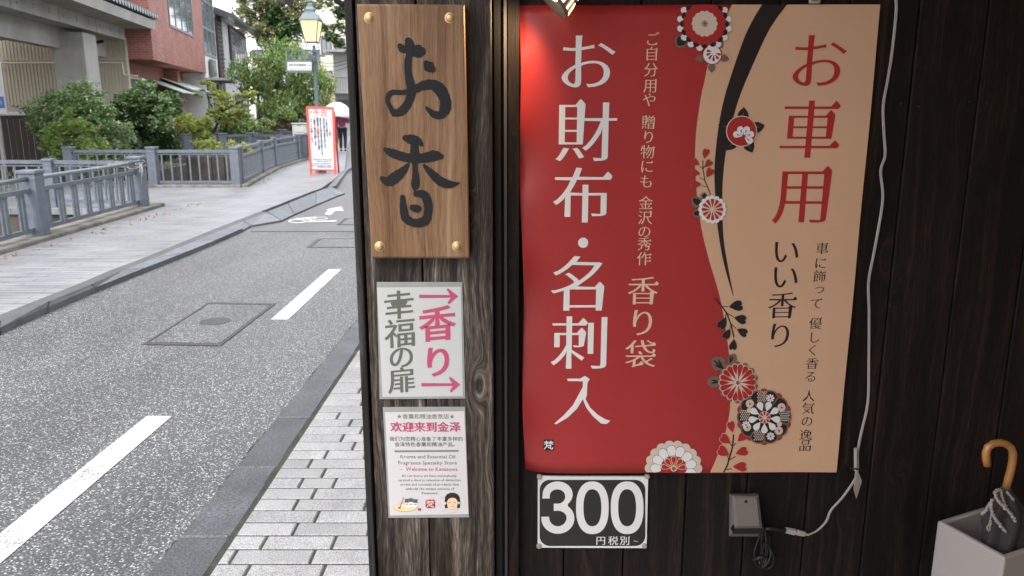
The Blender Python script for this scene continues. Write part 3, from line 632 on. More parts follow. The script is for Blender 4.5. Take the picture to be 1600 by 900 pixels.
solo('pavement', MB().slab([(rk(6.7) + .01, 6.7), (6, 6.7), (6, 30), (rk(30) + .01, 30)], .02, .041), 'pave_tex', (0, 7, 0), kind='structure')
solo('shop_floor', MB().slab([(-.13, 1.56), (6, 1.56), (6, 6.5), (-.13, 6.5)], .02, .045), 'grey_wall', (0, 0, 0), kind='structure')

# ============================================================ THE SHOP
YP, YW = 1.85, 2.0       # faces of the weathered end wall and of the banner wall
def plank(parent, x0, x1, z0, z1, yf, th, m, jitter=.0015):
    b = .003; y0 = yf + random.uniform(0, jitter)
    o = part(parent, 'plank', MB().bevbox(((x0 + x1) / 2, y0 + th / 2, (z0 + z1) / 2), (x1 - x0 - .003, th, z1 - z0), b), m)
    return o
xl = lambda px, py, Y=YP: A(px, py, Y).x
end = thing('weathered_end_wall', (-.2, YP, 0), 'weathered grey plank wall end carrying the three small signs', 'wall')
X0 = xl(557, 450); XA = xl(571, 450); XB = xl(661, 450); XC = xl(771, 450)
def pl2(parent, x0, x1, m, yf=YP, th=.03, ztop=2.6):
    me_o = plank(parent, x0, x1, .0, ztop, yf, th, m); return me_o
pl2(end, X0, XA - .001, 'edge_wood', YP - .008, .05)
pl2(end, XA + .001, XB, 'old_wood'); pl2(end, XB, XC, 'old_wood')
part(end, 'side_board', MB().box((X0 + .012, YP + .35, 1.3), (.02, .6, 2.6)), 'edge_wood')
gap = thing('door_track_frame', (-.02, 1.9, 0), 'black frame strips in the gap beside the banner', 'door frame')
xg = [xl(p, 450, 1.93) for p in (774, 783, 787, 793, 812)]
part(gap, 'jamb', MB().box(((xg[0] + xg[1]) / 2, 1.95, 1.3), (xg[1] - xg[0], .06, 2.6)), 'black_plastic')
part(gap, 'jamb', MB().box(((xg[1] + xg[2]) / 2, 1.985, 1.3), (xg[2] - xg[1], .02, 2.6)), 'black_plastic')
part(gap, 'track', MB().box(((xg[2] + xg[3]) / 2, 1.965, 1.3), (.007, .03, 2.6)), 'frame')
part(gap, 'jamb', MB().box(((xg[3] + xg[4]) / 2 , 1.98, 1.3), (xg[4] - xg[3] - .004, .05, 2.6)), 'dark_wood')
wall = thing('plank_wall', (1, YW, 0), 'dark stained vertical plank wall behind the red banner', 'wall')
xs = [.012] + [.145 + .1670 * k for k in range(0, 15)]
for a, b in zip(xs, xs[1:]): plank(wall, a, b, 0, 2.6, YW, .03, 'dark_wood', .003)
nlm = mesh_of('nail', MB().lathe([(.001, .0012), (.0026, .0006), (.0030, 0)], (0, 0, 0), 8, Matrix.Rotation(R(90), 3, 'X')), 'black_plastic')
for a, b in zip(xs, xs[1:]):
    for zz_ in (1.62,):
        for dx in (.022, -.022): inst(wall, 'nail', nlm, ((a if dx > 0 else b) + dx, YW - .001, zz_ + random.uniform(-.006, .006)))
part(wall, 'backing', MB().box((1.15, YW + .05, 1.3), (2.9, .02, 2.6)), 'black_plastic')
shop = thing('shop_building', (1.2, 4, 0), 'dark timber shop body and roof sheltering the banner wall', 'shop')
part(shop, 'ceiling', MB().box((1.06, -.7, 2.66), (3.08, 5.3, .10)), 'bounce_panel')  # unseen ceiling, its street-side reach shaped to let in the wanted daylight
part(shop, 'side_wall', MB().box((2.56, -.7, 1.3), (.08, 5.3, 2.6)), 'bounce_panel')
part(shop, 'back_wall', MB().box((1.2, 4.1, 1.3), (2.7, 3.9, 2.6)), 'dark_wood')
part(shop, 'added_rear_screen', MB().box((1.0, -3.1, 1.3), (3.1, .08, 2.6)), 'bounce_panel')  # added behind the camera to close off daylight and bounce warm light
part(shop, 'header', MB().box((1.2, 1.97, 2.3), (2.6, .05, .5)), 'dark_wood')
part(shop, 'eave', MB().add([(-.5, 1.9, 2.7), (3, 1.9, 2.7), (3, 6.3, 2.75), (-.5, 6.3, 2.75), (-.5, 1.9, 2.78), (3, 1.9, 2.78), (3, 6.3, 2.83), (-.5, 6.3, 2.83)], [(0, 3, 2, 1), (4, 5, 6, 7), (0, 1, 5, 4), (1, 2, 6, 5), (2, 3, 7, 6), (3, 0, 4, 7)]), 'tile')
e1 = A(447, 4, 5.6); e0 = A(428, -1, 5.6)
part(shop, 'eave_bracket', MB().add([(e0.x, 5.55, e0.z), (e1.x, 5.55, e1.z - .01), (e1.x + .04, 5.55, e1.z + .12), (e0.x, 5.55, e0.z + .1), (e0.x, 5.75, e0.z), (e1.x, 5.75, e1.z - .01), (e1.x + .04, 5.75, e1.z + .12), (e0.x, 5.75, e0.z + .1)], [(0, 1, 2, 3), (7, 6, 5, 4), (0, 4, 5, 1), (1, 5, 6, 2), (2, 6, 7, 3), (3, 7, 4, 0)]).beam((e1.x + .02, 5.65, e1.z + .09), (-.4, 5.65, 2.72), .07, .07), 'black_plastic')
b0 = A(530, 0, 1.9)
part(shop, 'gutter_bracket', MB().tube([A(524, -8, 1.88), A(526, 1, 1.88), A(534, 6, 1.88), A(546, 3, 1.88)], .007, 8), 'black_metal')

# --- wooden sign
ws = thing('wooden_shop_sign', A(645, 205, YP), 'varnished cedar board brushed with large black characters', 'sign')
cor = [A(*p, YP - .028) for p in ((557, 6), (725.5, 7), (733.6, 404), (580.6, 404))]
bm = MB(); F = [Vector((p.x, YP - .028, p.z)) for p in cor]; Bk = [Vector((p.x, YP - .002, p.z)) for p in cor]
cen = sum(F, Vector()) / 4; Fi = [p + (cen - p).normalized() * .005 for p in F]; Fo = [Vector((p.x, p.y + .004, p.z)) for p in F]
bm.add(Fi + Fo + Bk, [(3, 2, 1, 0)] + [(i, (i + 1) % 4, 4 + (i + 1) % 4, 4 + i) for i in range(4)] + [(4 + i, 4 + (i + 1) % 4, 8 + (i + 1) % 4, 8 + i) for i in range(4)] + [(8, 9, 10, 11)])
part(ws, 'board', bm, 'sign_wood')
FS = Flat(YP - .028)
def brush(parent, strokes, fl, z, ox, oy, sc, m):
    mb = MB()
    for i, s_ in enumerate(strokes):
        # ribbon of quads so that a curling stroke stays solid
        P = [Vector(p) for p in s_]; Q = []
        for a in range(len(P) - 1):
            p0, p1, p2, p3 = P[max(a - 1, 0)], P[a], P[a + 1], P[min(a + 2, len(P) - 1)]
            for j in range(6):
                t = j / 6; Q.append(.5 * ((2 * p1) + (p2 - p0) * t + (2 * p0 - 5 * p1 + 4 * p2 - p3) * t * t + (3 * p1 - p0 - 3 * p2 + p3) * t ** 3))
        Q.append(P[-1]); lift = z + i * .00035; rows = []
        for a, q in enumerate(Q):
            d = Q[min(a + 1, len(Q) - 1)] - Q[max(a - 1, 0)]; d.z = 0; d.normalize(); w = max(1, q.z) * (1 + .05 * math.sin(a * 1.9 + i))
            rows.append(((q.x - d.y * w, q.y + d.x * w), (q.x + d.y * w, q.y - d.x * w), d))
        T = lambda u: (lambda v: (v.x, fl.Y - lift, v.z))(A(ox + u[0] / sc, oy + u[1] / sc, fl.Y))
        vs = []; fs = []
        for l_, r_, d in rows: vs += [T(l_), T(r_)]
        fs = [(2 * a, 2 * a + 1, 2 * a + 3, 2 * a + 2) for a in range(len(rows) - 1)]
        for (q, sg, idx) in ((Q[0], -1, 0), (Q[-1], 1, len(rows) - 1)):
            d = rows[idx][2]; w = max(1, q.z); arc = [T((q.x + sg * d.x * w * .75 * math.sin(t) - d.y * w * math.cos(t), q.y + sg * d.y * w * .75 * math.sin(t) + d.x * w * math.cos(t))) for t in [math.pi * k / 6 for k in range(1, 6)]]
            b = len(vs); vs += arc; fs.append(tuple([2 * idx] + list(range(b, b + 5)) + [2 * idx + 1]))
        mb.add(vs, fs)
    return part(parent, 'lettering', mb, m)
brush(ws, [[(176, 148, 8), (188, 160, 14), (208, 160, 12), (228, 166, 20), (245, 168, 21), (252, 168, 14)],
           [(203, 130, 10), (209, 145, 16), (210, 170, 12), (204, 205, 12), (205, 240, 12), (211, 270, 15), (216, 300, 15), (205, 335, 14), (185, 362, 15), (163, 370, 12)],
           [(160, 372, 11), (146, 350, 8), (137, 325, 8), (150, 303, 9), (185, 302, 8), (220, 296, 11), (252, 280, 15), (285, 277, 17), (310, 295, 20), (325, 325, 18), (326, 352, 19), (314, 374, 14), (290, 374, 12), (264, 352, 5)],
           [(262, 205, 9), (272, 217, 18), (286, 228, 10)]], FS, .0004, 540, 0, 2.0917, 'black_paint')
brush(ws, [[(192, 450, 9), (215, 456, 17), (236, 462, 14), (250, 474, 6)],
           [(128, 487, 6), (150, 499, 14), (200, 515, 15), (250, 517, 16), (290, 509, 18), (314, 512, 9)],
           [(225, 478, 14), (226, 510, 14), (227, 545, 9), (229, 580, 12), (228, 605, 14), (226, 622, 5)],
           [(206, 535, 4), (190, 555, 12), (162, 580, 18), (138, 592, 16), (117, 582, 7)],
           [(256, 540, 5), (280, 565, 12), (310, 592, 15), (340, 602, 13), (372, 598, 2)],
           [(186, 642, 8), (189, 680, 12), (197, 712, 14), (225, 728, 13), (257, 722, 15), (268, 700, 13), (269, 665, 14), (256, 636, 14), (228, 633, 9)],
           [(216, 677, 9), (232, 681, 13), (241, 680, 9)]], FS, .0004, 540, 0, 2.0917, 'black_paint')
nail = MB().lathe([(.0001, .006), (.005, .0055), (.0085, .003), (.0095, 0), (.012, -.0005)], (0, 0, 0), 14, Matrix.Rotation(R(90), 3, 'X'))
nme = mesh_of('nail', nail, 'brass'); nme.polygons.foreach_set('use_smooth', [True] * len(nme.polygons))
for p in ((577, 28), (703, 28), (593, 385), (714, 385)):
    q = A(*p, YP - .0285); inst(ws, 'nail', nme, q)

# --- laminated sheets
def sheet(name, label, cor_out, cor_in, m, Y=YP - .0015):
    t = thing(name, A(*cor_out[3], Y), label, 'poster'); fl = Flat(Y)
    mb = MB(); mb2 = MB(); fl.poly(mb, [cor_out], .001)
    # the film has real thickness and slightly proud lip
    mb.add([(A(*c, Y).x, y_, A(*c, Y).z) for y_ in (Y - .001, Y + .0012) for c in cor_out], [(i, (i + 1) % 4, 4 + (i + 1) % 4, 4 + i) for i in range(4)])
    part(t, 'film', mb, 'film'); fl.poly(mb2, [cor_in], .0018); part(t, 'paper', mb2, m); return t, fl
z2 = lambda x, y: (560 + x / 4.09, 420 + y / 4.09)
t1, f1 = sheet('laminated_poster', 'laminated sheet with grey brush lettering and pink arrows under the wooden sign', [z2(117, 84), z2(664, 84), z2(683, 828), z2(136, 832)], [z2(119, 118), z2(655, 114), z2(668, 812), z2(155, 818)], 'paper')
K = dict(ax=.018, ay=.004, shear=.10)
lt = MB()
for ch, x, y, e in (('幸', 260, 228, 200), ('福', 268, 408, 205), ('の', 275, 560, 175), ('扉', 278, 708, 185)): lt = MB(); f1.char(lt, ch, *z2(x, y), e / 4.09, .0024, seg=4, **K); part(t1, 'character', lt, 'greyink')
for ch, x, y, e in (('香', 505, 348, 245), ('り', 510, 590, 225)): lt = MB(); f1.char(lt, ch, *z2(x, y), e / 4.09, .0024, seg=4, ax=.026, ay=.014, shear=.10); part(t1, 'character', lt, 'pink')
for y0, x0 in ((174, 0), (738, 14)):
    A_ = [z2(388 + x0, y0 - 10), z2(585 + x0, y0 - 8), z2(565 + x0, y0 - 42), z2(572 + x0, y0 - 52), z2(638 + x0, y0), z2(578 + x0, y0 + 52), z2(570 + x0, y0 + 40), z2(590 + x0, y0 + 9), z2(390 + x0, y0 + 12)]
    lt = MB(); f1.poly(lt, [A_], .0024); part(t1, 'arrow', lt, 'pink')
z3 = lambda x, y: (580 + x / 4.5, 620 + y / 4.5)
t2, f2 = sheet('laminated_poster', 'laminated welcome sheet in Chinese and English, lowest of the three signs', [z3(82, 72), z3(660, 70), z3(688, 846), z3(122, 850)], [z3(97, 106), z3(655, 99), z3(684, 822), z3(133, 832)], 'paper2')
def tl(text, x0, x1, y, em, m, **st):
    mb = MB(); a = z3(x0, y); b = z3(x1, y); f2.line(mb, text, a[0], b[0], a[1], em / 4.5, .0024, **st); part(t2, 'lettering', mb, m)
tl('★香薰和精油香氛店★', 178, 590, 137, 40, 'olive', seg=2, ax=.006, ay=.006)
tl('欢迎来到金泽', 136, 630, 212, 78, 'pink', seg=2, ax=.034, ay=.020)
tl('我们为您精心准备了丰富多样的', 128, 645, 294, 36, 'darkink', seg=2, ax=.004, ay=.004)
tl('金泽特色香薰和精油产品。', 165, 612, 333, 36, 'darkink', seg=2, ax=.004, ay=.004)
tl('Aroma and Essential Oil', 200, 592, 418, 38, 'darkink', seg=2)
tl('Fragrance Specialty Store', 188, 604, 461, 38, 'darkink', seg=2)
tl('– Welcome to Kanazawa', 198, 608, 505, 38, 'pink', seg=2, ax=.012, ay=.008)
for i, (s_, a, b) in enumerate((('At our store, we have meticulously', 215, 602), ('curated a diverse selection of distinctive', 187, 634), ('aroma and essential oil products that', 204, 620), ('embody the unique essence of', 240, 586), ('Kanazawa.', 354, 474))):
    tl(s_, a, b, 552 + i * 30.3, 27, 'darkink', seg=1, ax=.004, ay=.004)
mb = MB(); f2.poly(mb, [[z3(165, 374), z3(615, 371), z3(615, 384), z3(165, 387)]], .0024); part(t2, 'rule', mb, 'olive')
def art(t, fl, polys, m, lift, name='print', T=z3):
    for p in polys: mb = MB(); fl.poly(mb, [[T(*q) for q in p]], lift); part(t, name, mb, m)
art(t2, f2, [circ(240, 776, 82, 30)], 'taupe', .0022); art(t2, f2, [circ(240, 775, 80, 28)], 'yellow_print', .0025)
art(t2, f2, [[(x - 14, 732), (x + 14, 730), (x + 14, 770), (x - 14, 772)] for x in (252, 281, 311)], 'white', .0028)
art(t2, f2, [[(x - 15, y), (x + 13, y), (x + 13, y + 26), (x - 15, y + 26)] for x, y in ((252, 714), (281, 709), (312, 716))] + [[(x - 9, 750), (x + 9, 748), (x + 9, 753), (x - 9, 755)] for x in (252, 281, 311)], 'darkink', .0031)
art(t2, f2, [[(226, 703), (230, 704), (204, 775), (200, 774)], circ(199, 778, 11, 5), [(329, 780), (351, 780), (351, 796), (329, 796)]], 'inkred', .0031)
art(t2, f2, [[(391, 721), (442, 719), (450, 728), (451, 770), (442, 779), (392, 780), (383, 772), (382, 730)]], 'inkred', .0026)
mb = MB(); f2.char(mb, '梵', *z3(416, 750), 58 / 4.5, .0030, seg=1, ax=.02, ay=.02); part(t2, 'lettering', mb, 'paper2')
# girl's face with dark hair and small flowers
art(t2, f2, [[(517, 730), (520, 700), (535, 680), (558, 671), (585, 671), (608, 682), (622, 702), (627, 740), (624, 778), (606, 780), (606, 735), (535, 735), (538, 778), (519, 780)], ], 'ink', .0026)
art(t2, f2, [[(533, 735), (540, 715), (560, 706), (585, 706), (603, 716), (610, 740), (604, 768), (588, 784), (570, 788), (550, 782), (536, 764)], circ(523, 745, 7, 9), circ(618, 743, 7, 9)], 'skin_print', .0029)
art(t2, f2, [[(533, 733), (538, 705), (560, 695), (590, 694), (606, 705), (610, 735), (596, 712), (570, 703), (545, 714)]], 'ink', .0032)
art(t2, f2, [[(543, 740), (560, 738), (560, 742), (544, 744)], [(580, 738), (597, 739), (597, 743), (580, 742)], [(565, 765), (582, 764), (574, 769)], ], 'darkink', .0032)
art(t2, f2, [[(540, 806), (548, 790), (560, 784), (571, 795), (584, 784), (598, 789), (608, 804), (606, 808)]], 'pale', .0031)
art(t2, f2, [petal(x, y, R(90 + 72 * k), 2, 11, 4, 4) for x, y in ((497, 702), (484, 751), (506, 796), (646, 703), (661, 748), (649, 795)) for k in range(5)], 'pale', .0027)

# --- banner
YB = YW - .018
bn = thing('banner', A(1090, 739, YB), 'tall red and beige banner with flowers and large white characters', 'banner')
bwave = lambda x, z: .0015 * math.sin(TAU_ * x / .38 + 1.9 * z + .4) + .0013 * math.sin(TAU_ * z / .47 + 2.6 * x)
TAU_ = 2 * math.pi; fb = Flat(YB, bwave)
TL, TR, BR, BL = (810, 8), (1376, 7), (1307, 738), (820, 740)
nx_, nz_ = 60, 40; mb = MB(); vs = []
for j in range(nz_ + 1):
    for i in range(nx_ + 1):
        u, v = (i / nx_) ** 1.5, j / nz_; px = (TL[0] + (TR[0] - TL[0]) * u) * (1 - v) + (BL[0] + (BR[0] - BL[0]) * u) * v; py = (TL[1] + (TR[1] - TL[1]) * u) * (1 - v) + (BL[1] + (BR[1] - BL[1]) * u) * v
        q = A(px, py, YB); e = math.exp(-(u / .035) ** 1.2)
        edge = .0085 * math.sin(v * 19 + .6) * e + .004 * math.sin(v * 41) * e + .007 * math.exp(-(u / .05)) * math.exp(-((1 - v) / .05))
        vs.append((q.x + .0035 * math.sin(v * 13) * e, YB + edge + bwave(q.x, q.z), q.z + .006 * math.exp(-(u / .04)) * (v > .9)))
fs = [(j * (nx_ + 1) + i, (j + 1) * (nx_ + 1) + i, (j + 1) * (nx_ + 1) + i + 1, j * (nx_ + 1) + i + 1) for j in range(nz_) for i in range(nx_)]
mb.add(vs, fs); cl_ = part(bn, 'cloth', mb, 'red', smooth=True)
sm = cl_.modifiers.new('thickness', 'SOLIDIFY'); sm.thickness = .0006; sm.offset = -1
bound = [(1144, 7), (1130, 35), (1117, 66), (1105, 104), (1099.5, 130), (1095, 150), (1088, 200), (1086, 235), (1086, 262), (1089, 306), (1093, 338), (1098, 368), (1108, 408), (1124, 462), (1133, 510), (1139, 553), (1142, 594), (1140.5, 636), (1136, 663), (1127, 695), (1109, 738.5)]
def smooth_line(L, k=3):
    P = [Vector((a, b, 0)) for a, b in L]; Q = []
    for i in range(len(P) - 1):
        p0, p1, p2, p3 = P[max(i - 1, 0)], P[i], P[i + 1], P[min(i + 2, len(P) - 1)]
        for j in range(k): t = j / k; q = .5 * ((2 * p1) + (p2 - p0) * t + (2 * p0 - 5 * p1 + 4 * p2 - p3) * t * t + (3 * p1 - p0 - 3 * p2 + p3) * t ** 3); Q.append((q.x, q.y))
    return Q + [L[-1]]
def bart(polys, m, lift, name='print'):
    mb = MB()
    for p in polys: fb.poly(mb, [p], lift)
    return part(bn, name, mb, m)
rows = [(x, y) for x, y in smooth_line(bound)]; mb = MB(); vs = []
for x, y in rows:
    y = min(y, 737.4); xr_ = 1375.4 - 69 * (y - 7) / 731
    for j in range(29): q = A(x + (xr_ - x) * j / 28, y, YB); vs.append((q.x, YB - .0006 + bwave(q.x, q.z), q.z))
part(bn, 'beige_field', mb.add(vs, [(i * 29 + j, (i + 1) * 29 + j, (i + 1) * 29 + j + 1, i * 29 + j + 1) for i in range(len(rows) - 1) for j in range(28)]), 'beige', smooth=True)
swl = [(1191, 7), (1177, 30), (1164.5, 55), (1150, 94), (1138, 130), (1132, 150), (1124, 187), (1118, 235), (1116, 272), (1117.5, 306), (1120, 345), (1123, 370), (1129, 405), (1137, 436), (1145, 462)]
swr = [(1230, 7), (1203, 45), (1179, 95), (1158, 144), (1146, 181), (1135.5, 228), (1130, 272), (1128.5, 306), (1129, 350), (1131, 380), (1135, 405), (1141, 438), (1146, 462)]
bart([smooth_line(swl) + smooth_line(swr)[::-1]], 'ink', .0010, 'swoosh')
LEFT = dict(seg=5, ax=.011, ay=-.015, uroko=.085)
mb = MB()
for ch, x, y, e in (('お', 917, 97, 97), ('財', 916, 206, 101), ('布', 910, 305, 96), ('名', 906, 443, 98), ('刺', 907, 535, 96), ('入', 905, 627, 103)):
    if ch == '入': 
        continue
    mb = MB(); fb.char(mb, ch, x, y, e, .0010, **LEFT); part(bn, 'character', mb, 'white')
mb = MB(); fb.poly(mb, [circ(911, 379, 8, 8, 24)], .0010); part(bn, 'dot', mb, 'white')
# the last character of that column, drawn by hand: its first stroke starts with a level bar
z5 = lambda x, y: (800 + x / 2.37, 370 + y / 2.37); mb = MB()
fb.poly(mb, [[z5(*q) for q in [(204, 524), (252, 524), (270, 514), (288, 526), (279, 540), (277, 585), (272, 600), (290, 632), (318, 658), (345, 674), (364, 680), (350, 692), (330, 690), (300, 664), (275, 632), (262, 600), (240, 635), (205, 668), (165, 692), (156, 690), (190, 660), (225, 622), (248, 580), (262, 555), (262, 534), (206, 533)]]], .0010)
part(bn, 'character', mb, 'white')
TH = dict(seg=2, ax=.004, ay=-.012, uroko=.08); mb = MB()
for ch, x, y in (('ご', 1019, 61), ('自', 1018, 84), ('分', 1017, 109), ('用', 1016, 134), ('や', 1014.5, 156), ('贈', 1013.5, 191), ('り', 1013.5, 214), ('物', 1012, 237), ('に', 1011, 260), ('も', 1010, 283.5), ('金', 1009, 317), ('沢', 1008, 340), ('の', 1007, 361.6), ('秀', 1006.7, 381), ('作', 1006, 404)): mb = MB(); fb.char(mb, ch, x, y, 23, .0010, **TH); part(bn, 'character', mb, 'cream')
mb = MB()
for ch, x, y in (('香', 1004.6, 454), ('り', 1004, 504), ('袋', 1001, 553.5)): mb = MB(); fb.char(mb, ch, x, y, 50, .0010, seg=4, ax=.010, ay=-.012, uroko=.08); part(bn, 'character', mb, 'cream')
mb = MB()
for ch, x, y, e in (('お', 1278, 95.5, 95), ('車', 1265, 202, 98), ('用', 1255, 305, 98)): mb = MB(); fb.char(mb, ch, x, y, e, .0012, seg=5, ax=.008, ay=-.015, uroko=.085); part(bn, 'character', mb, 'inkred')
mb = MB()
for ch, x, y in (('い', 1228, 392.5), ('い', 1226.6, 432), ('香', 1222, 477), ('り', 1219, 524)): mb = MB(); fb.char(mb, ch, x, y, 47, .0012, seg=4, ax=.006, ay=-.014, uroko=.08); part(bn, 'character', mb, 'ink')
mb = MB()
for ch, x, y in (('車', 1284, 388), ('に', 1281.6, 411), ('飾', 1280, 431.5), ('っ', 1280, 450), ('て', 1275, 474), ('優', 1274, 505), ('し', 1272, 527), ('く', 1270, 547), ('香', 1269, 568), ('る', 1267, 588.5), ('人', 1264, 619), ('気', 1263, 638), ('の', 1261, 658), ('逸', 1258.7, 679.6), ('品', 1257.8, 696)): mb = MB(); fb.char(mb, ch, x, y, 20.5, .0012, seg=2, ax=.002, ay=-.014, uroko=.08); part(bn, 'character', mb, 'ink')
def rrect(x0, y0, x1, y1, r, n=4):
    P = []
    for cx, cy, a in ((x1 - r, y0 + r, -90), (x1 - r, y1 - r, 0), (x0 + r, y1 - r, 90), (x0 + r, y0 + r, 180)):
        P += [(cx + r * math.cos(R(a + 90 * k / n)), cy + r * math.sin(R(a + 90 * k / n))) for k in range(n + 1)]
    return P
bart([rrect(849, 686.5, 866, 703.5, 2.5)], 'ink', .0009, 'seal')
mb = MB(); fb.char(mb, '梵', 857.3, 695, 15.5, .0014, seg=1, ax=.018, ay=.018); part(bn, 'seal_lettering', mb, 'white')
# flowers. lifts go up 0.3 mm a layer
def clip_top(p, y=8): return [(a, max(b, y)) for a, b in p]
def flower(layers, base=.0014):
    k = 0
    for m, polys in layers:
        k += 1; mb = MB()
        for i, p in enumerate(polys): fb.poly(mb, [p], base + .0006 * k + .00004 * (i % 4))
        part(bn, 'flower', mb, m)
def leaf(cx, cy, ang, L, w):
    pts = [(0, 0), (.2, .55), (.45, .95), (.7, .7), (1, 0), (.7, -.7), (.45, -.95), (.2, -.55)]; c, s_ = math.cos(ang), math.sin(ang)
    return [(cx + a * L * c - b * w * s_, cy + a * L * s_ + b * w * c) for a, b in pts]
def jag(cx, cy, ang, L, w):
    pts = [(0, .1), (.1, .6), (.28, .55), (.36, 1), (.55, .85), (.62, 1.0), (.8, .6), (.9, .5), (1, 0), (.9, -.5), (.8, -.6), (.62, -1), (.55, -.85), (.36, -1), (.28, -.55), (.1, -.6), (0, -.1)]; c, s_ = math.cos(ang), math.sin(ang)
    return [(cx + a * L * c - b * w * s_, cy + a * L * s_ + b * w * c) for a, b in pts]
N = 16; cx, cy = 1100, 37.5; TAU = 2 * math.pi
flower([('taupe', [jag(1072, 55, R(130), 24, 11)]), ('ink', [jag(1070, 57, R(130), 18, 8)]),
        ('white', [clip_top(circ(cx + 38 * math.cos(TAU * (k + .5) / N), cy + 38 * math.sin(TAU * (k + .5) / N), 5.2)) for k in range(N) if cy + 38 * math.sin(TAU * (k + .5) / N) > 9]),
        ('ink', [clip_top(circ(cx + 33 * math.cos(TAU * k / N), cy + 33 * math.sin(TAU * k / N), 5.5)) for k in range(N) if cy + 33 * math.sin(TAU * k / N) > 9]),
        ('inkred', [clip_top(petal(cx, cy, TAU * (k + .5) / N, 0, 34, 7.5), 7.6) for k in range(N)]),
        ('pale', [petal(cx, cy, TAU * k / 14, 0, 20.5, 4.8) for k in range(14)]), ('taupe', [circ(cx + 4 * math.cos(TAU * k / 8), cy + 4 * math.sin(TAU * k / 8), 1.2, n=8) for k in range(8)]), ('inkred', [circ(cx, cy, 2.2)])])
cx, cy = 1112, 86
flower([('taupe', [leaf(cx + 12 * math.cos(a), cy + 12 * math.sin(a), a, 16, 6.5) for a in (R(-112), R(-52), R(15), R(92), R(165))]),
        ('inkred', [circ(cx, cy, 15.5)]), ('white', [circ(cx, cy, 14)]), ('inkred', [petal(cx + 2, cy - 4, R(20 + 35 * k), 3, 14 - abs(k - 2), 1.9) for k in range(6)])])
cx, cy = 1158, 205
flower([('ink', [leaf(cx + 14 * math.cos(a), cy + 14 * math.sin(a), a, 24, 9.5) for a in (R(-84), R(-14), R(62), R(128), R(196))]),
        ('taupe', [leaf(cx + 16 * math.cos(a), cy + 16 * math.sin(a), a, 16, .7) for a in (R(-84), R(-14), R(62), R(128), R(196))]),
        ('pale', [circ(cx, cy, 24.5)]), ('inkred', [circ(cx, cy, 23)]), ('white', [petal(cx + 3, cy + 8, R(-165 + 50 * k), 1, 17, 5.2) for k in range(5)]),
        ('taupe', [petal(cx + 3, cy + 8, R(-165 + 50 * k), 5, 11, 1.1) for k in range(5)]), ('inkred', [circ(cx + 3, cy + 8, 2.8)])])
def stem(P, w, m='ink'):
    mb = MB()
    for i, (a, b) in enumerate(zip(P, P[1:])):
        d = Vector((b[0] - a[0], b[1] - a[1])).normalized() if b != a else Vector((1, 0)); n = Vector((-d.y, d.x)) * w
        fb.poly(mb, [[(a[0] + n.x, a[1] + n.y), (b[0] + n.x, b[1] + n.y), (b[0] - n.x, b[1] - n.y), (a[0] - n.x, a[1] - n.y)]], .0015 + .00003 * (i % 3))
    part(bn, 'stem', mb, m)
# sprig beside the black stroke
stem([(1098, 250), (1098, 264), (1101, 282), (1110, 304)], .7); stem([(1098, 264), (1093, 260)], .5); stem([(1098, 264), (1102, 258)], .5); stem([(1100, 281), (1093, 277)], .5); stem([(1103, 292), (1097, 290)], .5)
S1 = [(1102, 240, R(-75), 15, 5), (1087, 254, R(210), 12, 5), (1106, 256, R(-50), 13, 5), (1086, 270, R(190), 15, 5.5), (1108, 270, R(-60), 15, 6), (1087, 288, R(175), 17, 6)]
flower([('taupe', [heart(x, y, a, L + 1.6, w + .8) for x, y, a, L, w in S1]), ('inkred', [heart(*q) for q in S1])], .0012)
cx, cy = 1112.5, 327
flower([('taupe', [jag(1098, 322, R(215), 22, 9), jag(1098, 312, R(-75), 12, 6), jag(1097, 332, R(170), 16, 7)]), ('ink', [jag(1096, 320, R(215), 17, 5), jag(1099, 310, R(-75), 8, 3), jag(1095, 332, R(170), 12, 4)]),
        ('white', [circ(cx + 18 * math.cos(TAU * k / 16), cy + 18 * math.sin(TAU * k / 16), 4.1) for k in range(16)]), ('pale', [circ(cx, cy, 17)]),
        ('inkred', [petal(cx, cy, TAU * k / 12, 3, 17, 2.4) for k in range(12)]), ('pale', [circ(cx, cy, 3)])])
# black sprig
stem([(1116, 465), (1127, 478), (1135, 489), (1142, 507), (1146.5, 527)], 1.); stem([(1127, 478.5), (1137, 478.5)], .6); stem([(1134, 488), (1146, 495)], .6); stem([(1134, 489), (1133, 496)], .6); stem([(1142, 506), (1140, 513)], .6); stem([(1142, 506), (1150, 513)], .6)
S2 = [(1149, 477.5, R(-8), 21, 8.2), (1156, 498, R(12), 19, 7.2), (1129, 504, R(118), 20, 7), (1136, 521, R(118), 17, 6), (1159, 518, R(25), 17, 6.5), (1145.5, 538, R(97), 17, 6)]
flower([('taupe', [heart(x, y, a, L + 1.6, w + .8) for x, y, a, L, w in S2]), ('ink', [heart(*q) for q in S2])], .0012)
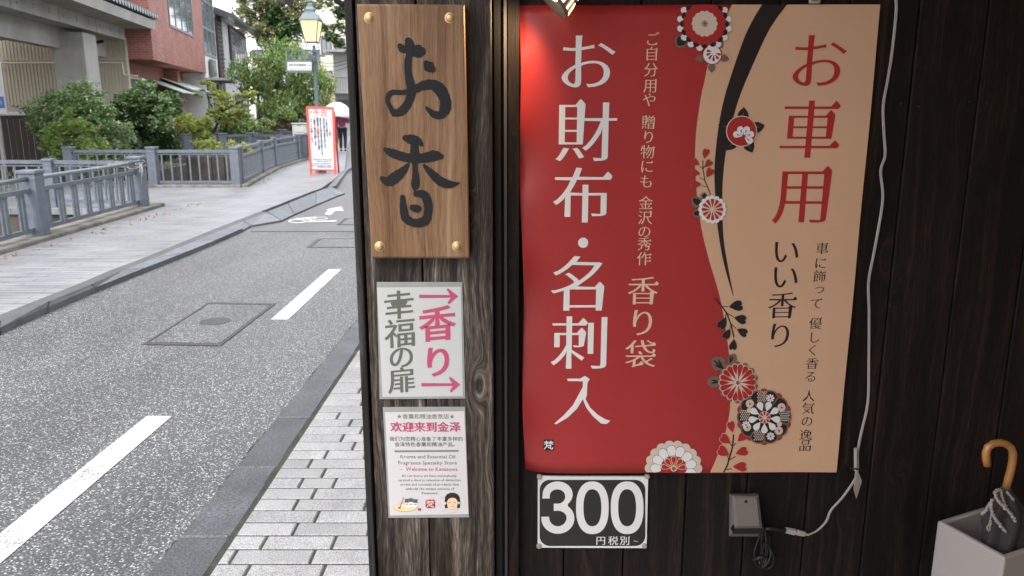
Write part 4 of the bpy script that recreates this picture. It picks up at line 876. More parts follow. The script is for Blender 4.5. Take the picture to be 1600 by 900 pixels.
# red chrysanthemum
cx, cy = 1152, 597
flower([('taupe', [jag(1133, 577, R(222), 27, 12), jag(1139, 570, R(-62), 20, 8), jag(1126, 596, R(180), 22, 10)] + [circ(cx + 28 * math.cos(TAU * (k + .5) / 14), cy + 28 * math.sin(TAU * (k + .5) / 14), 5) for k in range(14)]),
        ('ink', [jag(1130, 576, R(a), L, 1.6) for a, L in ((222, 22), (205, 16), (240, 18))] + [jag(1140, 567, R(a), 13, 1.3) for a in (-62, -85)] + [jag(1124, 596, R(a), 14, 1.4) for a in (170, 192)]),
        ('pale', [petal(cx, cy, TAU * k / 18, 0, 30, 5.2) for k in range(18)]), ('inkred', [petal(cx, cy, TAU * k / 18, 4, 28.8, 4.0) for k in range(0, 18, 2)]), ('inkred', [petal(cx, cy, TAU * k / 18, 12, 28.8, 4.0) for k in range(1, 18, 2)]),
        ('pale', [circ(cx, cy, 4)]), ('taupe', [circ(cx, cy, 3.1)])])
# dark round flower with patterned petals
cx, cy = 1193.5, 651
def at(a, r): return (cx + r * math.cos(a), cy + r * math.sin(a))
flower([('inkred', [circ(*at(TAU * (k + .5) / 10, 37), 7) for k in range(10)]), ('taupe', [circ(*at(TAU * k / 10, 28.5), 14.6) for k in range(10)] + [circ(cx, cy, 30)]), ('ink', [circ(*at(TAU * k / 10, 28.5), 12.4) for k in range(10)] + [circ(cx, cy, 20)]),
        ('taupe', [[at(TAU * (k + .5) / 10 - .04, 10), at(TAU * (k + .5) / 10 - .035, 36), at(TAU * (k + .5) / 10 + .035, 36), at(TAU * (k + .5) / 10 + .04, 10)] for k in range(10)]),
        ('pale', [circ(*at(TAU * k / 10 + .12, 31), 6.4) for k in (1, 4, 6, 9)] + [circ(*at(TAU * k / 10 - .2, 26), 4) for k in (1, 6)] + [circ(at(TAU * k / 10, 31)[0] + 3.1 * i + 1.5 * (j % 2), at(TAU * k / 10, 31)[1] + 2.7 * j, 1.1, n=6) for k in (0, 3, 5.1, 7.3) for i in range(-2, 3) for j in range(-3, 3)]),
        ('white', [petal(*at(TAU * k / 10, 31), TAU * j / 8, 0, 6.4, 1.5, 3) for k in (2, 4.4, 8) for j in range(8)] + [petal(cx, cy, TAU * (k + .25) / 9, 9, 25, 5.2) for k in range(9)]),
        ('inkred', [circ(*at(TAU * k / 10 + .12, 31), 1.6) for k in (1, 4, 6, 9)] + [circ(*at(TAU * k / 10, 31), 1.3) for k in (2, 4.4, 8)]),
        ('pale', [circ(cx, cy, 9.5)]), ('inkred', [petal(cx, cy, TAU * k / 8, 2.5, 9, 1.9, 4) for k in range(8)])])
# red sprig low down
stem([(1130, 737), (1136, 726), (1138, 718), (1144, 697), (1145.5, 678)], 1.1); stem([(1134, 733), (1143, 731.5)], .6); stem([(1138, 718), (1149, 712)], .6); stem([(1138, 718), (1136, 711)], .6); stem([(1144, 697), (1150, 691)], .6); stem([(1144, 697), (1140, 692)], .6)
S3 = [(1142, 666, R(-105), 18, 6.5), (1133, 686, R(215), 19, 7.5), (1158, 683, R(-45), 17, 7), (1130, 705, R(210), 20, 8.5), (1158, 705, R(-18), 20, 7.5), (1155, 728, R(0), 22, 8)]
flower([('pale', [heart(x, y, a, L + 1.2, w + .6) for x, y, a, L, w in S3]), ('inkred', [heart(*q) for q in S3])], .0012)
# white chrysanthemum cut by the lower edge
cx, cy = 1052, 731
def clipb(p, y=737.6): return [(a, min(b, y)) for a, b in p]
ok = lambda a, r: cy + r * math.sin(a) < 736
flower([('taupe', [clipb(circ(cx + 37 * math.cos(a), cy + 36 * math.sin(a), 8.4)) for a in [TAU * k / 18 for k in range(18)] if ok(a, 36)]),
        ('pale', [clipb(circ(cx + 37 * math.cos(a), cy + 36 * math.sin(a), 7.8)) for a in [TAU * k / 18 for k in range(18)] if ok(a, 36)]),
        ('taupe', [clipb(petal(cx, cy, a, 8, 36.6, 7.4)) for a in [TAU * (k + .5) / 13 for k in range(13)] if ok(a, 20)]),
        ('white', [clipb(petal(cx, cy, a, 8, 36, 6.8)) for a in [TAU * (k + .5) / 13 for k in range(13)] if ok(a, 20)]),
        ('inkred', [clipb(circ(cx + 12 * math.cos(a), cy + 12 * math.sin(a), 8.4)) for a in [TAU * k / 12 for k in range(12)] if ok(a, 12)]),
        ('cream', [clipb(petal(cx, cy, a, 2, 20, 4.4)) for a in [-math.pi / 2 + TAU * k / 9 for k in range(9)] if ok(a, 12)]),
        ('inkred', [clipb(petal(cx, cy, a, 5, 18.8, 3.5)) for a in [-math.pi / 2 + TAU * k / 9 for k in range(9)] if ok(a, 12)]),
        ('cream', [circ(cx, cy - .5, 5)]), ('taupe', [circ(cx, cy - .5, 3)])])

# --- price card
z8 = lambda x, y: (820 + x / 4.5, 700 + y / 4.5)
YC = YW - .004
pc = thing('price_card', A(926, 856, YC), 'black and white price card reading 300 below the banner', 'sign')
fc = Flat(YC); mb = MB(); oc = [z8(92, 195), z8(866, 198), z8(855, 700), z8(90, 697)]
fc.poly(mb, [oc], .003); q = [A(*c, YC) for c in oc]; mb.add([(v.x, y_, v.z) for y_ in (YC - .003, YC + .003) for v in q], [(i, (i + 1) % 4, 4 + (i + 1) % 4, 4 + i) for i in range(4)])
part(pc, 'card', mb, 'white')
rr_ = rrect(104, 220, 846, 684, 70, 6); mb = MB(); fc.poly(mb, [[z8(*p) for p in rr_]], .0036); part(pc, 'black_field', mb, 'card_black')
def oval(cx, cy, rx, ry, e=2.35, n=40): return [(cx + rx * math.copysign(abs(math.cos(t)) ** (2 / e), math.cos(t)), cy + ry * math.copysign(abs(math.sin(t)) ** (2 / e), math.sin(t))) for t in [TAU * k / n for k in range(n)]]
mb = MB()
for x in (474, 718): mb = MB(); fc.poly(mb, [[z8(*p) for p in oval(x, 415, 115, 185)], [z8(*p) for p in oval(x, 415, 63, 130)][::-1]], .0042); part(pc, 'numeral', mb, 'white')
three = [(122, 350)] + [(232 + 110 * math.cos(t), 330 - 100 * math.sin(t)) for t in [math.pi * (1 - k / 12) for k in range(1, 12)]]
def arc(cx, cy, rx, ry, a0, a1, n): return [(cx + rx * math.cos(R(a0 + (a1 - a0) * k / n)), cy + ry * math.sin(R(a0 + (a1 - a0) * k / n))) for k in range(n + 1)]
three = [(122, 350), (126, 318)] + arc(230, 322, 106, 92, 192, 360, 14)[0:] + arc(230, 322, 106, 90, 0, 48, 4)[1:] + [(303, 405)] + arc(232, 490, 116, 108, -44, 178, 18) + [(116, 478), (170, 478)] + arc(232, 484, 61, 61, 178, 0, 14) + arc(232, 484, 61, 48, 0, -90, 6)[1:] + [(203, 437), (203, 386)] + arc(232, 336, 52, 50, 90, -90, 10)[0:] + arc(228, 330, 53, 44, -92, -176, 7) + [(175, 350)]
mb = MB(); fc.poly(mb, [[z8(*p) for p in three]], .0042); part(pc, 'numeral', mb, 'white')
for ch, x, y, e in (('円', 533, 645, 72), ('税', 620, 645, 74), ('別', 702, 645, 74), ('～', 778, 650, 34)): mb = MB(); fc.char(mb, ch, *z8(x, y), e / 4.5, .0042, seg=3, ax=.010, ay=.0); part(pc, 'character', mb, 'white')
sc_ = MB().lathe([(.0001, .0045), (.006, .004), (.0075, .002), (.0078, -.003)], (0, 0, 0), 12, Matrix.Rotation(R(90), 3, 'X')); sme = mesh_of('corner_cap', sc_, 'clear_plastic')
for p in (z8(103, 203), z8(860, 200), z8(840, 688), z8(100, 690)): inst(pc, 'corner_cap', sme, A(*p, YC - .0045))

# --- plug box, cables, lamp, clip
z9 = lambda x, y: (1120 + x / 4.09, 680 + y / 4.09)
ob_ = thing('outlet_box', A(1165, 838, YW), 'grey brown plastic outlet cover under the banner edge', 'outlet')
fr_ = [A(*z9(x, y), YW - .05) for x, y in ((100, 384), (268, 390), (290, 590), (118, 592))]; bk_ = [A(*z9(x, y), YW - .001) for x, y in ((80, 374), (262, 370), (282, 648), (78, 646))]
fi_ = [A(*z9(x, y), YW - .058) for x, y in ((116, 398), (254, 402), (272, 580), (130, 580))]
part(ob_, 'cover', MB().add(fi_ + fr_ + bk_, [(0, 3, 2, 1)] + [(i, 4 + i, 4 + (i + 1) % 4, (i + 1) % 4)[::-1] for i in range(4)] + [(4 + i, 8 + i, 8 + (i + 1) % 4, 4 + (i + 1) % 4)[::-1] for i in range(4)]), 'grey_plastic', smooth=False)
q = [A(*z9(x, y), YW - .045) for x, y in ((84, 565), (292, 590), (292, 622), (118, 622))]
part(ob_, 'socket_slot', MB().box((sum(v.x for v in q) / 4 + .003, YW - .025, q[3].z + .008), (.082, .044, .022)), 'black_plastic')
hc = A(*z9(187, 425), YW - .0585); part(ob_, 'screw_hole', MB().lathe([(.0001, .0), (.0042, .0), (.0045, -.002)], hc, 10, Matrix.Rotation(R(90), 3, 'X')), 'black_plastic')
tc_ = MB(); 
random.seed(3)
for k in range(4):
    base = [(300, 600), (270 + 18 * k, 650), (250 + 30 * k, 740 + 10 * k), (260 + 10 * k, 820 + 8 * k), (330 - 12 * k, 850 - 15 * k), (370 - 20 * k, 780 - 25 * k), (320 + 5 * k, 680), (300, 610)]
    P = [A(*z9(x + random.uniform(-10, 10), y + random.uniform(-10, 10)), YW - .02 - .006 * random.random() * 3) for x, y in base]
    Q = []
    for i in range(len(P) - 1):
        p0, p1, p2, p3 = P[max(i - 1, 0)], P[i], P[i + 1], P[min(i + 2, len(P) - 1)]
        for j in range(6): t = j / 6; Q.append(.5 * ((2 * p1) + (p2 - p0) * t + (2 * p0 - 5 * p1 + 4 * p2 - p3) * t * t + (3 * p1 - p0 - 3 * p2 + p3) * t ** 3))
    tc_.tube(Q, .0032, 6)
tc_.tube([A(*z9(225, 800), YW - .03), A(*z9(290, 775), YW - .04), A(*z9(340, 790), YW - .03), A(*z9(330, 810), YW - .02), A(*z9(260, 812), YW - .025)], .005, 6)
tc_.tube([A(*z9(290, 600), YW - .03), A(*z9(350, 595), YW - .03), A(*z9(440, 607), YW - .03)], .0065, 8)
solo('black_cord', tc_, 'black_plastic', A(1190, 838, YW), 'tangled black cord hanging from the outlet cover', 'cord', smooth=True)
wc = [(1399, -30), (1400, 0), (1400, 22), (1394, 80), (1387, 125), (1380, 165), (1381, 205), (1383, 243), (1376, 267), (1379.5, 309), (1372, 360), (1364, 403), (1357, 442), (1358, 490), (1357.5, 568), (1356, 629), (1346, 675), (1340, 707), (1340, 735), (1334, 752), (1315.6, 778), (1298.5, 797), (1291, 814.5), (1277, 829), (1262, 836)]
P = [A(x, y, YW - .010 - .004 * math.sin(i * 1.3)) for i, (x, y) in enumerate(wc)]; Q = []
for i in range(len(P) - 1):
    p0, p1, p2, p3 = P[max(i - 1, 0)], P[i], P[i + 1], P[min(i + 2, len(P) - 1)]
    for j in range(4): t = j / 4; Q.append(.5 * ((2 * p1) + (p2 - p0) * t + (2 * p0 - 5 * p1 + 4 * p2 - p3) * t * t + (3 * p1 - p0 - 3 * p2 + p3) * t ** 3))
wct = thing('white_power_cord', P[-1], 'thin white cord running down the planks right of the banner', 'cord')
part(wct, 'cord', MB().tube([q + Vector((.0015, 0, 0)) for q in Q], .0021, 6).tube([q + Vector((-.0015, 0, .0)) for q in Q], .0021, 6), 'cable', smooth=True)
pa, pb = A(*z9(590, 637), YW - .03), A(*z9(440, 607), YW - .03); dv = pb - pa
part(wct, 'plug', MB().tube([pa, pa + dv * .18, pa + dv * .2, pa + dv * .5, pa + dv * .52, pa + dv * .6, pa + dv * .62, pb], [.003, .004, .0075, .0085, .0065, .0065, .0095, .0085], 8), 'cable')
tg = MB(); tp = [A(1337, 700, YW - .022), A(1337, 735, YW - .022), A(1344, 748, YW - .020), A(1339, 779, YW - .024)]
tg.tube([tp[0], tp[1]], .0045, 6); tg.add([A(1336, 735, YW - .024), A(1340, 735, YW - .024), A(1347, 752, YW - .02), A(1338, 780, YW - .026), A(1333.5, 765, YW - .03)], [(0, 4, 3, 2, 1)]); tg.add([A(1336, 735, YW - .0225), A(1340, 735, YW - .0225), A(1347, 752, YW - .0185), A(1338, 780, YW - .0245), A(1333.5, 765, YW - .0285)], [(0, 1, 2, 3, 4)])
part(wct, 'paper_tag', tg, 'cable'); part(wct, 'tie', MB().tube([A(1329, 731, YW - .02), A(1337, 733, YW - .031), A(1347, 734, YW - .02)], .0018, 5), 'black_plastic')
ck = thing('banner_clip', A(1273, 3, YB), 'small pale plastic clip gripping the top of the banner', 'clip')
part(ck, 'clip_body', MB().bevbox(A(1273, -2, YB - .006), (.026, .012, .022), .003), 'clear_plastic'); part(ck, 'clip_slot', MB().box(A(1273, -1, YB - .013), (.014, .003, .004)), 'ink')
# clip lamp: conical shade whose mouth faces the wall and the lower left
tip = A(884.5, 27, 1.87); ml = A(834, -27, 1.885)
lp = thing('clip_lamp', tip, 'slotted metal spot lamp lighting the top of the banner', 'lamp')
mc = (tip + ml) / 2; rad = (tip - ml).length / 2 * 1.0
axv = Vector((-.66, -.10, -.72)); e1_ = (tip - ml).normalized(); axv = (axv - e1_ * axv.dot(e1_)).normalized()
mrot = axv.to_track_quat('Z', 'Y').to_matrix()
part(lp, 'shade', MB().lathe([(rad * .32, -.105), (rad * .5, -.095), (rad * .8, -.045), (rad, 0), (rad * .97, .0), (rad * .77, -.045), (rad * .45, -.09), (.001, -.09)], mc, 28, mrot), 'shade', smooth=True)
part(lp, 'socket', MB().lathe([(.001, -.16), (.017, -.16), (.018, -.10), (rad * .33, -.103)], mc, 16, mrot), 'black_plastic', smooth=True)
sl = MB()
for k in range(16):
    a = TAU * k / 16
    for (r0, z0_, r1, z1_) in ((.86, -.034, .97, -.008), (.66, -.066, .80, -.046)):
        vs = []
        for (r_, zz, da) in ((r0, z0_, -.07), (r0, z0_, .07), (r1, z1_, .07), (r1, z1_, -.07)):
            vs.append(mc + mrot @ Vector(((rad * r_ + .0018) * math.cos(a + da), (rad * r_ + .0018) * math.sin(a + da), zz)))
        sl.add(vs, [(0, 1, 2, 3)])
part(lp, 'lit_slots', sl, 'bulb2')
part(lp, 'bulb', MB().lathe([(.001, -.004), (.012, -.008), (.019, -.022), (.018, -.036), (.010, -.056), (.009, -.085)], mc, 16, mrot), 'bulb', smooth=True)
part(lp, 'arm', MB().tube([mc + mrot @ Vector((0, 0, -.15)), mc + mrot @ Vector((0, 0, -.19)), Vector((mc.x + .10, 1.93, 2.06)), Vector((mc.x + .10, 1.96, 2.12))], .006, 8), 'black_plastic')
pl_ = bpy.data.lights.new('lamp_bulb', 'SPOT'); pl_.energy = 3.2; pl_.color = (1, .66, .36); pl_.spot_size = R(150); pl_.spot_blend = .9; pl_.shadow_soft_size = .02
plo = bpy.data.objects.new('lamp_bulb', pl_); C.objects.link(plo); plo.location = mc + axv * .012; plo.rotation_euler = (-axv).to_track_quat('Z', 'Y').to_euler()
plo.parent = lp; plo.matrix_parent_inverse = ORG[lp].inverted()
props(plo, None)

# --- umbrella stand and umbrella
kS = 1.03
def topz(px, py, z): return G(px, py, z)
ZS = .56; L_, Fr, B_ = topz(1464.5, 813, ZS), topz(1570.6, 872, ZS), topz(1542.5, 789, ZS); Rr_ = B_ + (Fr - L_)
us = thing('umbrella_stand', ((L_ + Rr_) / 2).to_2d().to_3d(), 'white ceramic square umbrella stand by the dark wall', 'umbrella stand')
o4 = [L_, Fr, Rr_, B_]; cen = sum(o4, Vector()) / 4; wth = .016
def ring(sc, z): return [Vector((cen.x + (p.x - cen.x) * sc, cen.y + (p.y - cen.y) * sc, z)) for p in o4]
sd_ = (Fr - L_).length; s_in = 1 - 2 * wth / sd_
rs = [ring(.97, .045), ring(1, .05), ring(1, ZS - .006), ring(.985, ZS), ring(s_in + .015, ZS), ring(s_in, ZS - .006), ring(s_in * .98, .08)]
mb = MB(); vs = [v for r_ in rs for v in r_]; fs = []
for k in range(len(rs) - 1): fs += [(4 * k + i, 4 * k + (i + 1) % 4, 4 * k + 4 + (i + 1) % 4, 4 * k + 4 + i) for i in range(4)]
fs += [(3, 2, 1, 0), (24, 25, 26, 27)]; mb.add(vs, fs); so = part(us, 'vessel', mb, 'ceramic')
bv = so.modifiers.new('bevel', 'BEVEL'); bv.width = .005; bv.segments = 3; bv.limit_method = 'ANGLE'; bv.angle_limit = R(50)
um = thing('umbrella', (cen.x, cen.y, .09), 'furled grey umbrella with curved wooden handle standing in the white stand', 'umbrella')
YU = 1.79
z7 = lambda x, y: (1430 + x / 3.912, 670 + y / 3.912)
hp = [(440, 225), (434, 185), (432, 150), (445, 112), (475, 92), (515, 84), (555, 92), (585, 115), (597, 150), (594, 200), (582, 260), (568, 310), (555, 362)]
HP = [A(*z7(*p), YU - .0) for p in hp]
part(um, 'handle', MB().tube(HP, [.0085] + [.0092] * 11 + [.0085], 14), 'bamboo', smooth=True)
f0 = A(*z7(555, 362), YU); f1_ = A(*z7(548, 640), YU - .01); f2_ = Vector((cen.x, cen.y, .10)); 
# furled cloth: pleated bundle with twist
mb = MB(); nn = 48; prof = [(0, .009), (.04, .016), (.10, .025), (.18, .038), (.28, .047), (.42, .046), (.62, .038), (.8, .026), (1, .010)]
rows = []
for k, (t, r_) in enumerate([(t / 24, np.interp(t / 24, [p[0] for p in prof], [p[1] for p in prof])) for t in range(25)]):
    c_ = f0.lerp(f1_, min(1, t / .45)) if t < .45 else f1_.lerp(f2_, (t - .45) / .55); rows.append([(c_.x + r_ * (1 + .16 * math.cos(6 * (TAU * j / nn) + t * 9)) * math.cos(TAU * j / nn), c_.y + r_ * .8 * (1 + .16 * math.cos(6 * (TAU * j / nn) + t * 9)) * math.sin(TAU * j / nn), c_.z) for j in range(nn)])
vs = [v for r_ in rows for v in r_]; fs = [(k * nn + j, k * nn + (j + 1) % nn, (k + 1) * nn + (j + 1) % nn, (k + 1) * nn + j) for k in range(24) for j in range(nn)]
part(um, 'cloth', mb.add(vs, fs), 'umb_cloth', smooth=True)
def lace(path, w=.0042):
    P = [A(*z7(*p), Y_) for *p, Y_ in path]; Q = []
    for i in range(len(P) - 1):
        p0, p1, p2, p3 = P[max(i - 1, 0)], P[i], P[i + 1], P[min(i + 2, len(P) - 1)]
        for j in range(10): t = j / 10; Q.append(.5 * ((2 * p1) + (p2 - p0) * t + (2 * p0 - 5 * p1 + 4 * p2 - p3) * t * t + (3 * p1 - p0 - 3 * p2 + p3) * t ** 3))
    part(um, 'lace_trim', MB().tube([q + Vector((.0012 * math.sin(i * 2.2), 0, .0012 * math.cos(i * 1.7))) for i, q in enumerate(Q)], [w * (.55 + .5 * (i % 2)) for i in range(len(Q))], 6), 'lace')
lace([(520, 372, YU - .02), (488, 385, YU - .034), (500, 430, YU - .042), (545, 480, YU - .046), (600, 540, YU - .045), (618, 605, YU - .035)])
lace([(525, 385, YU - .02), (540, 440, YU - .03), (570, 500, YU - .04), (592, 520, YU - .04)], .003)
lace([(560, 385, YU - .02), (590, 420, YU - .025), (602, 440, YU - .02), (590, 470, YU - .02)], .003)
lace([(470, 430, YU - .03), (462, 480, YU - .045), (480, 535, YU - .048), (520, 590, YU - .048), (555, 632, YU - .046)])
lace([(465, 520, YU - .045), (455, 575, YU - .05), (440, 605, YU - .05), (450, 622, YU - .05), (460, 590, YU - .05), (462, 560, YU - .05)], .002)
lace([(458, 452, YU - .02), (430, 500, YU - .02), (405, 520, YU - .01)], .004)
rb = MB()
for k in range(7): a = TAU * k / 7; rb.tube([f0 + Vector((.008 * math.cos(a), .008 * math.sin(a), .004)), f0 + Vector((.014 * math.cos(a), .013 * math.sin(a), -.012))], .0014, 5)
part(um, 'rib_tips', rb, 'frame')

# ============================================================ RAILINGS ALONG THE CANAL
def box_mesh(name, d, m, up=0):
    return mesh_of(name, MB().box((0, 0, d[2] / 2), d), m)
BAL = {}
def bal_mesh(w, t, h, m='rail'):
    k = (w, t, round(h, 3), m)
    if k not in BAL: BAL[k] = box_mesh('baluster', (w, t, h), m)
    return BAL[k]
post_me = {}
def rail_post(t, x, y, z, h, w, rz, cap=True):
    k = (round(h, 2), w)
    if k not in post_me:
        mb = MB().bevbox((0, 0, h / 2), (w, w, h), .006)
        if cap: mb.bevbox((0, 0, h + .022), (w * 1.16, w * 1.16, .045), .01); mb.bevbox((0, 0, h - .06), (w * 1.04, w * 1.04, .02), .003)
        post_me[k] = mesh_of('post', mb, 'rail')
    return inst(t, 'post', post_me[k], (x, y, z), rz)
def railing(name, label, posts, h, rails, nbal, z=SW, pw=.17, bw=.035, bt=.02, pairs=False, group=None, top='rail', bm_='rail', skip_first=False):
    """posts: [(x, y)]; rails: [(height, width, depth, kind)]"""
    t = thing(name, (posts[0][0], posts[0][1], z), label, 'railing', group)
    for i, p in enumerate(posts):
        if skip_first and i == 0: continue
        q = posts[min(i + 1, len(posts) - 1)]; o = posts[max(i - 1, 0)]; ang = math.atan2(q[1] - o[1], q[0] - o[0])
        rail_post(t, p[0], p[1], z, h, pw, ang)
    for (x0, y0), (x1, y1), n in zip(posts, posts[1:], nbal):
        d = Vector((x1 - x0, y1 - y0, 0)); L = d.length; d.normalize(); a = Vector((x0, y0, z)) + d * pw * .5; b = Vector((x1, y1, z)) - d * pw * .5
        for hh, w, dp, kind in rails:
            if kind == 'tube': part(t, 'rail', MB().tube([a + Vector((0, 0, hh)) - d * .02, b + Vector((0, 0, hh)) + d * .02], w / 2, 12), 'rail_top', smooth=True)
            else: part(t, 'rail', MB().beam(a + Vector((0, 0, hh)), b + Vector((0, 0, hh)), w, dp), 'rail')
        lo, hi = rails[-1][0], rails[-2][0]; me = bal_mesh(bw, bt, hi - lo, bm_); ang = math.atan2(d.y, d.x)
        for k in range(n):
            f = (k + .5) / n
            for s_ in ((-.045, .045) if pairs else (0,)):
                q = a.lerp(b, f) + d * s_; inst(t, 'baluster', me, (q.x, q.y, z + lo), ang)
    return t
pA, pE = G(57, 374, SW), G(221, 327, SW); dF = (pA - pE); 
F0 = (pA.x + .03, pA.y); FE = (pE.x, pE.y); Fm = (2 * F0[0] - FE[0], 2 * F0[1] - FE[1]); Fn = (3 * F0[0] - 2 * FE[0], 3 * F0[1] - 2 * FE[1])
R1 = [(.74, .055, .055, 'tube'), (.60, .05, .05, ''), (.13, .05, .05, '')]
railing('canal_railing', 'blue grey railing with round top tube, nearest along the canal', [Fn, Fm, F0, FE], .80, R1, [8, 8, 8], pw=.20, bw=.055, bt=.02, pairs=True)
rp_ = MB()
for k, hh in enumerate((.70, .735, .67, .76)):
    P = [Vector((FE[0] + .135 * math.cos(a), FE[1] + .135 * math.sin(a), SW + hh + .02 * math.sin(a * 2 + k))) for a in [TAU * j / 16 for j in range(17)]]; rp_.tube(P, .008, 6)
for dx, L in ((.10, .32), (.14, .22), (.05, .14)): rp_.tube([Vector((FE[0] + .09 + dx * .3, FE[1] - .13, SW + .73)), Vector((FE[0] + .10 + dx * .4, FE[1] - .16, SW + .73 - L * .5)), Vector((FE[0] + .08 + dx * .3, FE[1] - .14, SW + .73 - L))], .008, 6)
for k in range(5): rp_.tube([Vector((FE[0] - .14 - .05 * k, FE[1] - .22 + .02 * (k % 2), SW + .70 + .03 * (k % 3))), Vector((FE[0], FE[1] - .14, SW + .74)), Vector((FE[0] + .1, FE[1] - .11, SW + .72))], .007, 6)
solo('rope', rp_, 'rope', (FE[0], FE[1], SW + .7), 'pale striped rope wound round the end post of the nearest railing', 'rope')
R2 = [(.73, .05, .06, ''), (.67, .02, .02, ''), (.10, .05, .05, '')]
railing('bridge_railing', 'blue grey railing across the canal on the near side of the bridge', [(FE[0] - .06, FE[1] + .06), (-7.5, 12.95), (-9.1, 13.0), (-10.9, 13.05)], .74, R2, [7, 7, 7], bw=.03, pw=.15, skip_first=True)
c2_ = G(372, 292, SW)
l2 = G(113, 292, SW); m2 = G(243, 292, SW)
railing('bridge_railing', 'blue grey railing across the canal on the far side of the bridge', [(l2.x, c2_.y + .03), (m2.x, c2_.y), (c2_.x - .01, c2_.y)], .78, R2, [8, 8], bw=.03, pw=.18)
R3 = [(.78, .05, .05, ''), (.62, .04, .05, ''), (.10, .05, .06, '')]
ps = [(c2_.x + .02, c2_.y + .17)] + [(G(*p, SW).x, G(*p, SW).y) for p in ((410, 273), (430, 263), (466, 251.5), (482, 247.5))]
railing('canal_railing', 'close slatted blue grey railing curving along the far pavement edge', ps, .80, R3, [14, 11, 22, 12], bw=.06, bt=.02, pw=.13)
tp2 = lambda px, py, z: (G(px, py, z).x, G(px, py, z).y)
railing('canal_railing', 'blue grey railing in front of the yellow potted plants', [tp2(291, 211, .86), tp2(345, 210, .86), tp2(392, 209, .86), tp2(470, 211.5, .86)], .78, [(.73, .05, .07, ''), (.68, .02, .02, ''), (.10, .05, .05, '')], [12, 9, 14], bw=.035, pw=.26)
railing('canal_railing', 'farthest blue grey railing below the trees', [tp2(357, 201, .9), tp2(400, 201, .9), tp2(440, 203, .9), tp2(479, 204, .9)], .80, [(.75, .05, .07, ''), (.70, .02, .02, ''), (.10, .05, .05, '')], [10, 10, 10], bw=.05, pw=.28)
# old concrete bases the railings stand on
def base(pts, w, h, label, z=SW):
    L, Rr = [], []
    for i, p in enumerate(pts):
        a = Vector(pts[max(i - 1, 0)]); b = Vector(pts[min(i + 1, len(pts) - 1)]); d = (b - a).normalized(); n = Vector((-d.y, d.x)); L.append((p[0] + n.x * w[0], p[1] + n.y * w[0])); Rr.append((p[0] - n.x * w[1], p[1] - n.y * w[1]))
    o = solo('kerb_base', MB().slab(Rr + L[::-1], -.3, z + h), 'kerb_base', (pts[0][0], pts[0][1], 0), kind='structure')
    b = o.modifiers.new('bevel', 'BEVEL'); b.width = .02; b.segments = 2; b.limit_method = 'ANGLE'; return o
base([(Fn[0], Fn[1] - 1), F0, (FE[0] + .02, FE[1] + .45)], (.30, .17), .055, '')
base([(l2.x - .3, c2_.y), (c2_.x + .1, c2_.y)], (.18, .14), .05, '')
base([(c2_.x + .06, c2_.y - .05)] + ps[1:] + [(ps[-1][0] - .8, ps[-1][1] + 6)], (.25, .17), .06, '')
lv = MB()
def leaf_card(mb, p, s, tilt=.5):
    d = Vector(rng.normal(size=3)); d.z *= tilt; d.normalize(); u = d.orthogonal().normalized(); a = rng.uniform(0, TAU); n = d.cross(u); u, n = u * math.cos(a) + n * math.sin(a), n * math.cos(a) - u * math.sin(a)
    mb.add([p - u * s, p + n * s * .5, p + u * s, p - n * s * .5], [(0, 1, 2, 3)])
for k in range(200):
    f = rng.uniform(); seg = rng.integers(0, 4)
    if k < 90: x = Fm[0] + .22 + abs(rng.normal()) * .10; y = rng.uniform(7, 13.5)
    else: a, b = ps[seg], ps[seg + 1]; x = a[0] + (b[0] - a[0]) * f + .22 + abs(rng.normal()) * .12; y = a[1] + (b[1] - a[1]) * f
    leaf_card(lv, Vector((x, y, SW + .012)), .024, 3)
for k in range(14): leaf_card(lv, Vector((rng.uniform(-6, -3.6), rng.uniform(7, 22), SW + .012)), .02, 3)
solo('fallen_leaves', lv, 'fallen', (-6, 10, SW), 'small orange leaves fallen along the foot of the railings', 'leaves', kind='stuff')

# ============================================================ FOLIAGE
def leaves(centers, radii, n, size, seedv=0, droop=0., flat=1., clump=.35, up=.0, shell=.55):
    """leaf blades gathered in clumps through a crown made of ellipsoids"""
    g = np.random.default_rng(seedv); nc = max(6, n // 60); P = []
    cs = []
    wts = np.array([r[0] * r[1] * r[2] for r in radii]); wts = wts / wts.sum(); idx = g.choice(len(centers), nc, p=wts)
    d = g.normal(size=(nc, 3)); d /= np.linalg.norm(d, axis=1)[:, None]; rr = shell + (1 - shell) * g.random(nc) ** .5
    cc = np.array(centers)[idx] + d * rr[:, None] * np.array(radii)[idx]
    k = g.choice(nc, n); cr = np.mean([min(r) for r in radii]) * clump
    off_ = g.normal(size=(n, 3)) * cr * np.array([.55, .55, .42 * flat]); p = cc[k] + off_
    if droop: p[:, 2] -= droop * g.random(n) * (g.random(n) < .6)
    a = g.normal(size=(n, 3)) * np.array([1, 1, .5]); 
    if droop: a = g.normal(size=(n, 3)) * np.array([.35, .35, 1]); 
    a /= np.linalg.norm(a, axis=1)[:, None]; nn_ = g.normal(size=(n, 3)) + np.array([0, 0, .9 + up]); b = np.cross(a, nn_); b /= (np.linalg.norm(b, axis=1)[:, None] + 1e-9)
    fold = np.cross(a, b); s = size * (.6 + .8 * g.random(n))[:, None]
    w = .42
    v = np.stack([p - a * s, p + b * s * w + fold * s * .12, p + a * s, p - b * s * w + fold * s * .12], 1).reshape(-1, 3)
    return v
